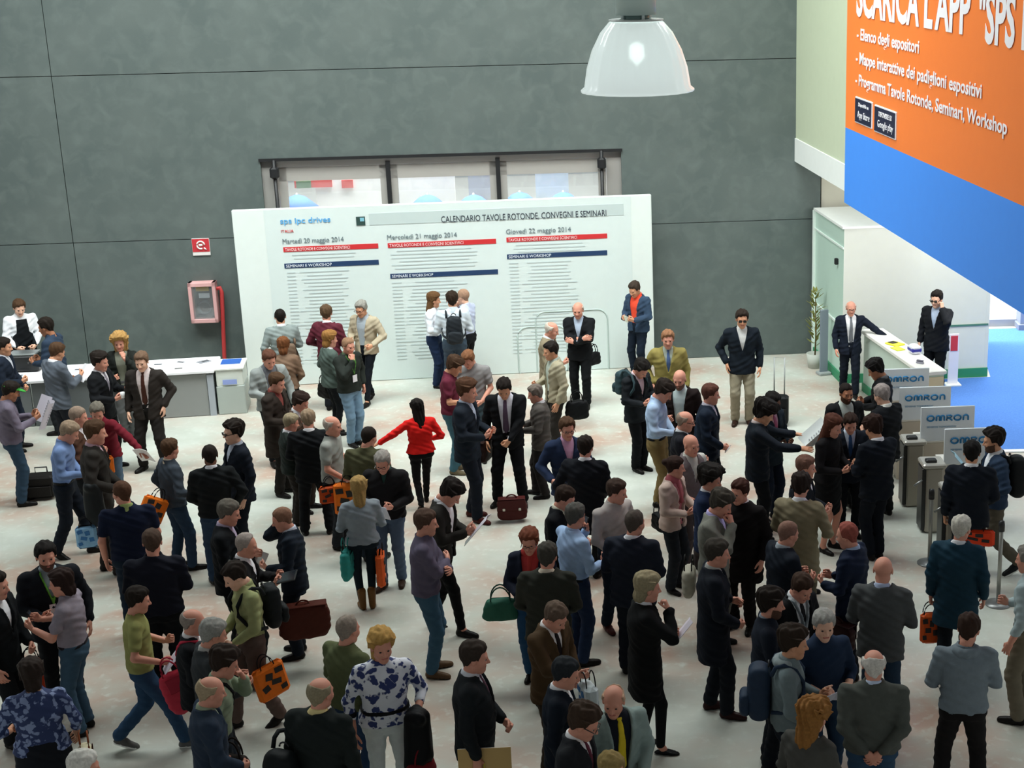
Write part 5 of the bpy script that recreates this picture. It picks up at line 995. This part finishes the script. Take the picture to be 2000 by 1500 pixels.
P(1243, 548, 738, 320, 'open', '34465c', 'jeans', '1e2a3a', 'short', '3a3028', 'man in denim blue jacket over an orange shirt at the board edge', 1, ('hold', 'hold'), 'stand', shirt='f0543a', hp=26, items=[('phone', 'M', 'e8ead8', 'pale phone held by the man in the orange shirt', {})])
P(1304, 647, 1.76, 2, 'suit', '8c8048', 'trousers', '6c6238', 'short', '8c6448', 'man in olive gold suit with blue tie facing us', 4, ('pocket', 'down'), shirt='aab4a8', tie='4c6490', w=1.06)
P(1449, 607, 828, 5, 'blazer', '1b2530', 'trousers', '8f8874', 'short', '2a201a', 'man in sunglasses, navy blazer and khaki trousers', 1, ('pocket', 'down'), 'stand', shirt='dfe0dc', glasses='sun', sc='3a241c')
P(1244, 698, 919, 45, 'suit', '23282d', 'trousers', '111418', 'thick', '171310', 'man in black suit looking down at his phone, teal backpack behind', 4, ('hold', 'hold'), 'close', shirt='dcc8d0', hp=38, items=[('phone', 'M', 'd8d0d8', 'phone held by the man with the teal backpack', {}), ('backpack', 'B', '34474c', 'dark teal backpack on the shoulder of the man in black', {'off': (.04, -.15, 1.50), 'size': (.28, .16, .36)})])
P(1285, 741, 996, 75, 'shirt', 'a9c0dc', 'trousers', '7c6a44', 'thick', '221a15', 'man in light blue shirt and khaki trousers with black belt', 4, ('hold', 'low'), 'contra', belt='1a1c20', hp=34)
P(1328, 722, 1.76, 345, 'open', '2b1f1e', 'trousers', '2a2624', 'bald', '8a6a58', 'bald man in dark brown leather jacket over a pale shirt', 4, ('hold', 'down'), shirt='c8d8d8', beard=1, hp=14)
P(1386, 753, 1.78, 80, 'suit', '1d2a3c', 'trousers', '19212d', 'short', '54342a', 'man in navy blue suit with hands behind his back facing right', 4, ('low', 'back'), shirt='c8c4d0', yaw=-10, w=1.04, items=[('paper', 'R', 'e6e6ea', 'white paper held low by the man in the navy blue suit', {'size': (.12, .10)})])
P(1335, 804, 1.74, 85, 'blazer', '22242c', 'trousers', CH, 'ring', '8d7a6c', 'balding older man with glasses and white collar facing right', 4, ('hold', 'bent'), shirt='e8eaee', glasses='clear', hp=12, items=[('shoulder_bag', 'C', '5a2c20', 'brown bag carried by the balding man with glasses', {'off': (.26, -.10, 1.0), 'size': (.28, .12, .30), 'rz': 80})])
P(1348, 850, 1.74, 40, 'vest', '6b6264', 'trousers', '4a4242', 'bald', 'a88a7c', 'bald man in dark grey vest over a light shirt', 4, ('bent', 'low'), shirt='c4c4bc', hp=8)
P(1316, 896, 1.64, 60, 'open', 'c2aca0', 'trousers', '2b3138', 'bun', '2c1c16', 'woman in pale pink jacket with tied-back dark hair', 4, ('hold', 'bent'), 'stand', f=1, yaw=-30, shirt='b06a70', ex='scarf:a85a60', items=[('handbag', 'C', '16181a', 'black handbag of the woman in the pale pink jacket', {'off': (-.10, -.26, 1.10), 'rz': 60, 'size': (.30, .12, .22)})])
P(1385, 917, 1.72, 75, 'blazer', '1f2c48', 'trousers', '1c222c', 'afro', '15110e', 'curly black-haired person in dark blue jacket', 4, ('hold', 'bent'), hp=12)
P(1448, 940, 1.80, 335, 'coat+closed', '1a1617', 'trousers', '1c1818', 'short', '3a2018', 'red-faced man in long black coat facing us', 4, ('pocket', 'down'), 'stand', shirt='e4e4e8', w=1.06, yaw=15)
P(1505, 766, 1.76, 50, 'suit', '22303a', 'trousers', NV, 'short', '120f0d', 'dark-skinned man with pink tie beside the map reader', 3, ('hold', 'hold'), beard=1, shirt='b8909c', tie='a85a74', hp=18)
P(1484, 786, 1.80, 95, 'suit', '1a222c', 'trousers', '10151b', 'afro', '14100d', 'man in navy suit holding out a wide open map', 1, ('reach', 'reach'), hp=28, w=1.03, shirt='c8b8b4', items=[('newspaper', 'M', 'd6dcda', 'wide open map held out by the man in the navy suit', {'off': (0, .14, .06), 'size': (.46, .40), 'rx': -48})])
P(1572, 893, 1.72, 80, 'suit', '1a212c', 'trousers', BK, 'short', '6a4c40', 'red-faced man in navy suit below the map', 4, ('hold', 'hold'))
P(1398, 958, 1.76, 75, 'suit', '77786f', 'trousers', '5a5a54', 'thick', '3a352e', 'man in light grey suit with a pale bag at his side', 4, ('chin', 'pocket'), shirt='b8b0e0', hp=26, w=1.05, items=[('shoulder_bag', 'C', 'b4b0a0', 'pale grey shoulder bag of the man in the grey suit', {'off': (-.08, -.30, .98), 'rz': 10, 'size': (.34, .14, .32), 'c2': '1c1c1c'})])
P(1198, 940, 1228, 40, 'shirt', 'aea6a2', 'jeans', '1f2a3a', 'short', '3b2c24', 'man in pale grey pink striped shirt facing right', 4, ('low', 'low'), 'contra2', hp=12, sc='4a1c1a', w=1.05, yaw=-30)
P(1234, 1000, 1.80, 165, 'suit', '252b3a', 'trousers', '1a1f2a', 'reced', '4a423c', 'broad man in dark navy suit from behind with thin hair', 4, ('low', 'hold'), w=1.12, hp=10, yaw=25)
P(1262, 1124, 1464, 100, 'coat', '17191b', 'leggings', '15181b', 'bob', '8f8468', 'grey-blonde woman in black coat and black ballet shoes', 4, ('chin', 'hold'), 'contra', f=1, shoe='flat', sc='101214', w=1.06, items=[('paper', 'L', 'd8d0dc', 'white leaflet held by the woman in the black coat', {'off': (0, .04, .04), 'size': (.13, .22)})])
P(1398, 1057, 1393, 95, 'coat', '1f2530', 'trousers', '1a1f28', 'short', '37322c', 'man in knee-length navy coat facing right', 4, ('low', 'bent'), 'contra', shirt='b0b0ac', w=1.06, sc='3a1c1c')
P(1534, 1020, 1.74, 120, 'suit', '19222f', 'trousers', BK, 'crop', '7a5c50', 'red-necked man in navy suit before the beige coat', 4, ('hold', 'hold'), hp=16, w=1.05, shirt='a8b0b8')
P(1563, 930, 1.76, 165, 'trench', '837a62', 'trousers', '5a5444', 'thick', '241a16', 'man in beige trench coat from behind', 4, ('bent', 'low'), w=1.06, hp=18)
P(1557, 1116, 1.74, 45, 'suit+open', '16181c', 'trousers', BK, 'short', '3b2a20', 'man in black suit with white shirt and lanyard looking down', 4, ('low', 'low'), shirt='e0e4e8', hp=28, ex='lanyard:8f9aa0', tie='1a1a20')
P(1504, 1156, 1.76, 95, 'sweater', '252c3a', 'trousers', '1b2029', 'thick', '1d1611', 'dark-bearded man in dark blue sweater facing right', 4, ('hold', 'hold'), beard=1, shirt='8a929c')
P(1547, 1230, 1.78, 90, 'hoodie', '6f7d80', 'trousers', '1e2734', 'thick', '2a2018', 'man in grey hooded sweater with navy backpack facing right', 1, ('low', 'hold'), shirt='8f9a9c', items=[('backpack', 'B', '27364a', 'navy backpack worn by the man in the grey hooded sweater', {'off': (0, -.14, 1.42), 'size': (.30, .20, .50)})])
P(1584, 1376, 1.66, 150, 'open', '4a4a46', 'trousers', '2c2e30', 'curly', '8a5f30', 'woman with curly ginger brown hair at the bottom edge', 4, ('hold', 'low'), f=1, yaw=20)
P(1610, 1195, 1.78, 25, 'sweater+rolled', '1f2f46', 'jeans', '25384e', 'short', '9a9994', 'grey-haired man in navy sweater with rolled sleeves holding papers', 0, ('hold', 'hold'), yaw=10, beard=0, w=1.06, items=[('paper', 'M', 'dcdcea', 'papers held by the man in the navy sweater', {'off': (.05, .05, .0), 'size': (.26, .18)})])
P(1707, 1273, 1.80, 184, 'sweater', '50544f', 'jeans', '2f4a64', 'ring', 'c8c4bc', 'bald man in grey sweater from behind with hands clasped on his back', 4, ('back', 'back'), w=1.14, belly=.03, shirt='c8d8f0')
P(1725, 1090, 1.80, 172, 'blazer', '4c4f50', 'jeans', '23364a', 'bald', 'a07a66', 'bald man in dark grey blazer and jeans seen from behind', 4, ('hold', 'hold'), w=1.06, shirt='b8c4e0')
P(1661, 1023, 1.76, 250, 'suit', '1d2a44', 'trousers', '171d28', 'reced', '8a4a40', 'ruddy balding man in navy suit facing left', 4, ('hold', 'hold'), shirt='a8bcd8', hp=16, items=[('briefcase', 'C', '3a1a18', 'dark red brown bag below the ruddy man in the navy suit', {'off': (-.24, .05, .84), 'rz': 70})])
P(1888, 1204, 1.78, 186, 'hoodie', '76828a', 'trousers', '221f20', 'short', '33231b', 'man in grey blue hooded sweater and black trousers from behind', 4, ('hold', 'hold'), 'wide', hp=18, w=1.04, yaw=18)
P(2012, 1070, 1405, 250, 'shirt', 'a4b4b6', 'trousers', '6d6656', 'short', HG, 'person in pale grey shirt and khaki trousers cut by the right edge', 4, ('hold', 'down'), w=1.08, belt='2a2620')
P(1875, 1011, 1318, 172, 'coat', '1c3a4a', 'trousers', '151b22', 'short', 'bcb8ac', 'white-haired man in dark teal coat from behind', 4, ('down', 'carry'), 'step', hp=6, yaw=20, w=1.06, items=[('tote', 'L', 'c8521c', 'dark orange bag carried by the man in the teal coat', {'size': (.20, .10, .34), 'rz': 20})])
P(1899, 865, 1.80, 178, 'suit', '171e2a', 'trousers', '141a24', 'short', '120f0e', 'man in dark navy suit from behind at the gates', 1, ('low', 'carry'), w=1.08, shirt='e8e8ea', items=[('tote', 'C', 'e0421f', 'orange red bag held by the man at the gates', {'off': (.10, -.06, .88), 'size': (.40, .1, .20), 'rz': 0})])
P(1943, 841, 1.80, 285, 'open', '2a3a50', 'trousers', '5a5448', 'thick', '1d1613', 'bearded man in blue jacket with black backpack at the right', 1, ('hold', 'bent'), 'walk', beard=1, shirt='f0f0f2', shoe='sneaker', sc='26282a', items=[('booklet', 'C', 'a4cfe0', 'light blue folder in front of the bearded man at the right', {'off': (.10, .34, 1.34), 'size': (.24, .34)}), ('backpack', 'B', '1f2224', 'black backpack of the bearded man at the right edge', {'off': (0, -.14, 1.42), 'size': (.34, .22, .50)})])
P(1622, 811, 1.74, 60, 'blouse', '1f1d1f', 'skirt', '17171a', 'long', '4a2a1e', 'woman with long auburn hair and grey sleeve in the right group', 4, ('hold', 'hold'), 'stand', f=1, hp=18)
P(1660, 806, 1.68, 10, 'suit', '1b222e', 'trousers', '12161d', 'short', '2b1c15', 'man in dark suit with blue tie in the right group', 4, ('hold', 'hold'), shirt='c8d4e4', tie='27466e', hp=22, items=[('phone', 'L', '8fb0cc', 'pale phone held by the man with the blue tie', {})])
P(1652, 750, 1.76, 25, 'suit+open', '1b1d20', 'trousers', BK, 'crop', '1d1511', 'dark-bearded man in black suit facing us in the right group', 2, ('hold', 'down'), beard=1, shirt='c4ccc4')
P(1720, 702, 1.76, 265, 'suit', '15171a', 'trousers', BK, 'thick', '141110', 'man with black hair in black suit looking down at the counter side', 2, ('hold', 'hold'), hp=30, shirt='6a6a6e')
P(1728, 753, 1.78, 230, 'suit', '181b20', 'trousers', BK, 'short', '8f8580', 'grey-haired man in black suit turned away in the right group', 0, ('hold', 'hold'), shirt='e8e6dc', hp=20, w=1.05)
P(1712, 816, 1090, 220, 'suit', '151c27', 'trousers', '121823', 'thick', '2a1a14', 'tall dark-haired man in navy suit turned away nearest in the right group', 1, ('hold2', 'hold'), 'close', hp=24, w=1.05, items=[('phone', 'R', 'd8dce0', 'pale phone held by the tall man in the right group', {})])
P(1662, 589, 772, 8, 'suit+open', '1f2738', 'trousers', '1b2230', 'ring', 'c8a898', 'bald man in navy suit resting his hand on the counter', 4, ('down', 'side'), 'step2', shirt='f0f0f4', tie='6f7278', hp=8, glasses='clear')
P(1831, 569, 1.80, 335, 'suit', '22242a', 'trousers', '121418', 'short', '1c1714', 'man in black suit and sunglasses on the phone behind the counter', 0, ('down', 'phone'), shirt='b8c8e0', glasses='sun', hp=10)
# nearer, middle and right
P(828, 999, 1314, 85, 'sweater', '5c5668', 'jeans', '3a5a70', 'short', '4b382e', 'man in grey purple sweater and jeans with folded arms', 4, ('fold', 'fold_u'), 'stand', sc='5a4430', w=1.04)
P(866, 933, 1234, 70, 'open', '34322e', 'slim', '131416', 'thick', '1c1613', 'man in dark jacket reading a leaflet with bent head', 4, ('hold2', 'hold'), 'step', hp=40, lean=4, items=[('paper', 'R', 'dcd8e2', 'white leaflet read by the man in the dark jacket', {'off': (0, .06, .04)}), ('booklet', 'L', 'cfd8d4', 'second white sheet under the dark sleeve', {})])
P(1034, 1034, 1325, 350, 'open', '1d2438', 'jeans', '24486a', 'bob', '6a3a28', 'woman with short reddish hair and red scarf in navy jacket', 4, ('hold', 'low'), 'close', f=1, shirt='b03a3a', ex='scarf:b03c38', hp=14, glasses='clear', items=[('handbag', 'C', '2f6452', 'green handbag of the woman with the red scarf', {'off': (.34, .08, 1.12), 'rz': 10, 'size': (.40, .14, .24), 'c2': '24483c'})])
P(1066, 1064, 1.78, 172, 'suit', '3a3c34', 'trousers', '2c2d28', 'short', '3d3a34', 'broad man in dark olive grey suit seen from behind', 4, ('low', 'low'), w=1.1, shirt='dcd0bc', hp=8, yaw=10)
P(1121, 988, 1.78, 120, 'shirt', '9fbade', 'jeans', '22304a', 'short', '4d4c48', 'man in sky blue shirt with a hand at his ear', 4, ('hold', 'chin'), w=1.08, belt='17181c', hp=12, yaw=-15, items=[('phone', 'L', '1c1c20', 'dark phone held by the man in the sky blue shirt', {})])
P(1094, 949, 1.74, 70, 'suit', '12161c', 'trousers', BK, 'short', '2a1d15', 'man in black suit looking down behind the sky blue shirt', 4, ('low', 'bent'), shirt='e4e0cc', hp=24)
P(1142, 855, 1.76, 165, 'coat', '181b24', 'trousers', BK, 'short', '201813', 'man in dark navy coat from behind with short black hair', 4, ('low', 'bent'), w=1.08)
P(1106, 818, 1.78, 15, 'suit', '222f4a', 'trousers', '1b2438', 'short', '4a3424', 'man with glasses in blue suit over a pink shirt', 4, ('bent', 'down'), shirt='d8a8c8', glasses='clear')
P(1073, 1172, 1.74, 50, 'suit', '4a3824', 'trousers', '3a2e20', 'short', '5c4c40', 'man in tobacco brown suit with white shirt looking down', 4, (((.16, .42, 1.20), (.7, -.4, -1), (.8, .2, -.5), None, 'grip'), 'low'), shirt='f0ecec', tie='2a2024', hp=30, items=[('plastic', 'R', 'd0dce0', 'white and blue plastic bag held by the man in the brown suit', {'off': (0, .02, .06), 'size': (.24, .12, .30), 'rz': 60})])
P(1096, 1288, 1.74, 85, 'suit', '1c2634', 'trousers', '191f28', 'short', '22262a', 'dark-haired man in navy suit behind the man with the dark red tie', 4, ('down', 'down'), shirt='eef0f4', hp=16)
P(1128, 1378, 1.76, 70, 'suit', '2a2d32', 'trousers', '22252a', 'thick', '3a2c22', 'man with glasses and dark red tie at the bottom edge', 4, ('down', 'down'), shirt='f4f4f6', tie='5a2434', hp=22, glasses='clear')
P(1204, 1337, 1.74, 20, 'open', '8a9c98', 'trousers', '5c6866', 'ring', 'b89880', 'balding man in grey green jacket with bright yellow tie', 4, ('low', 'low'), shirt='1f2430', tie='d8c02c', hp=16, yaw=30)
P(1192, 1476, 1.72, 30, 'sweater', '5c5848', 'trousers', CH, 'short', '8a7648', 'light brown head at the bottom edge below the yellow tie', 4)
P(922, 1257, 1.82, 85, 'suit', '22282c', 'trousers', '1a1e22', 'short', '332a24', 'large man in dark suit carrying tan folders', 4, ('carry', 'low'), w=1.08, belly=.05, shirt='dce0e8', tie='5a3a48', items=[('folder', 'R', 'c0a064', 'tan folders carried by the large man in the dark suit', {'off': (-.03, .06, .02), 'size': (.44, .30), 'c2': 'e6e6e0', 'rz': 90}), ('booklet', 'R', 'd8d02c', 'yellow leaflet in front of the tan folders', {'off': (-.08, .04, -.02), 'rx': 0, 'size': (.14, .12)})])
P(741, 1236, 1.70, 5, 'blouse+rolled', 'b4b8cc', 'slim', 'd4dcda', 'blondebob', 'b08a4c', 'blonde woman in white and blue floral blouse and white trousers', 4, ('loose', 'bent'), f=1, w=1.16, belly=.03, belt='14161c', yaw=-8, items=[('draped_coat', 'L', '121418', 'black coat over the arm of the woman in the floral blouse', {'off': (0, 0, .05)}), ('handbag', 'L', '7a1c24', 'dark red handbag of the woman in the floral blouse', {'off': (0, .02, -.22), 'rz': 30, 'size': (.34, .14, .30)})])
P(619, 1327, 1.80, 150, 'suit', '252d2c', 'trousers', '1c2224', 'ring', '8a8068', 'balding man in black suit with yellow collar from behind', 4, ('down', 'low'), w=1.1, shirt='e0cf94', yaw=15, items=[('backpack', 'B', '1c2224', 'black backpack hanging behind the man with the yellow collar', {'off': (-.24, -.12, 1.22), 'size': (.32, .20, .46)})])
P(675, 1207, 1.80, 130, 'sweater', '5c6344', 'jeans', '243a58', 'reced', '8a7f74', 'pink-headed man in olive sweater and jeans facing away', 4, ('down', 'low'), w=1.08, hp=10, items=[('booklet', 'R', 'eceef2', 'white booklet held low by the man in the olive sweater', {'off': (0, .03, 0)})])
for (a, k), h in zip(SPEC, solve_heights()): build_person(a[0], a[1], float(h), *a[3:], **k)
# printed pattern on two tops
def floral(m_col_a, m_col_b, sc_):
    def f_(nt, b_, tc):
        v = nt.nodes.new('ShaderNodeTexVoronoi'); v.inputs['Scale'].default_value = sc_; n = nt.nodes.new('ShaderNodeTexNoise'); n.inputs['Scale'].default_value = sc_ * .8; nt.links.new(tc.outputs['Object'], n.inputs['Vector'])
        ad = nt.nodes.new('ShaderNodeMix'); ad.data_type = 'VECTOR'; ad.inputs['Factor'].default_value = .12; nt.links.new(tc.outputs['Object'], ad.inputs[4]); nt.links.new(n.outputs['Color'], ad.inputs[5]); nt.links.new(ad.outputs[1], v.inputs['Vector'])
        r_ = nt.nodes.new('ShaderNodeMapRange'); r_.inputs['From Min'].default_value = .42; r_.inputs['From Max'].default_value = .52; nt.links.new(v.outputs['Distance'], r_.inputs['Value'])
        mx = nt.nodes.new('ShaderNodeMix'); mx.data_type = 'RGBA'; mx.inputs['A'].default_value = lin(m_col_a) + (1,); mx.inputs['B'].default_value = lin(m_col_b) + (1,); nt.links.new(r_.outputs['Result'], mx.inputs['Factor']); nt.links.new(mx.outputs['Result'], b_.inputs['Base Color'])
    return shader('floral_print', .8, f_)
def repaint(word, part, m_):
    for r_ in PEOPLE:
        if word in r_['label']:
            for c in r_.children:
                if c.name.split('.')[0] == part: c.data.materials[0] = m_
repaint('white and blue floral', 'blouse', floral('28376c', 'dde2ec', 15)); repaint('in blue floral top', 'blouse', floral('7f8fb4', '22335f', 17))
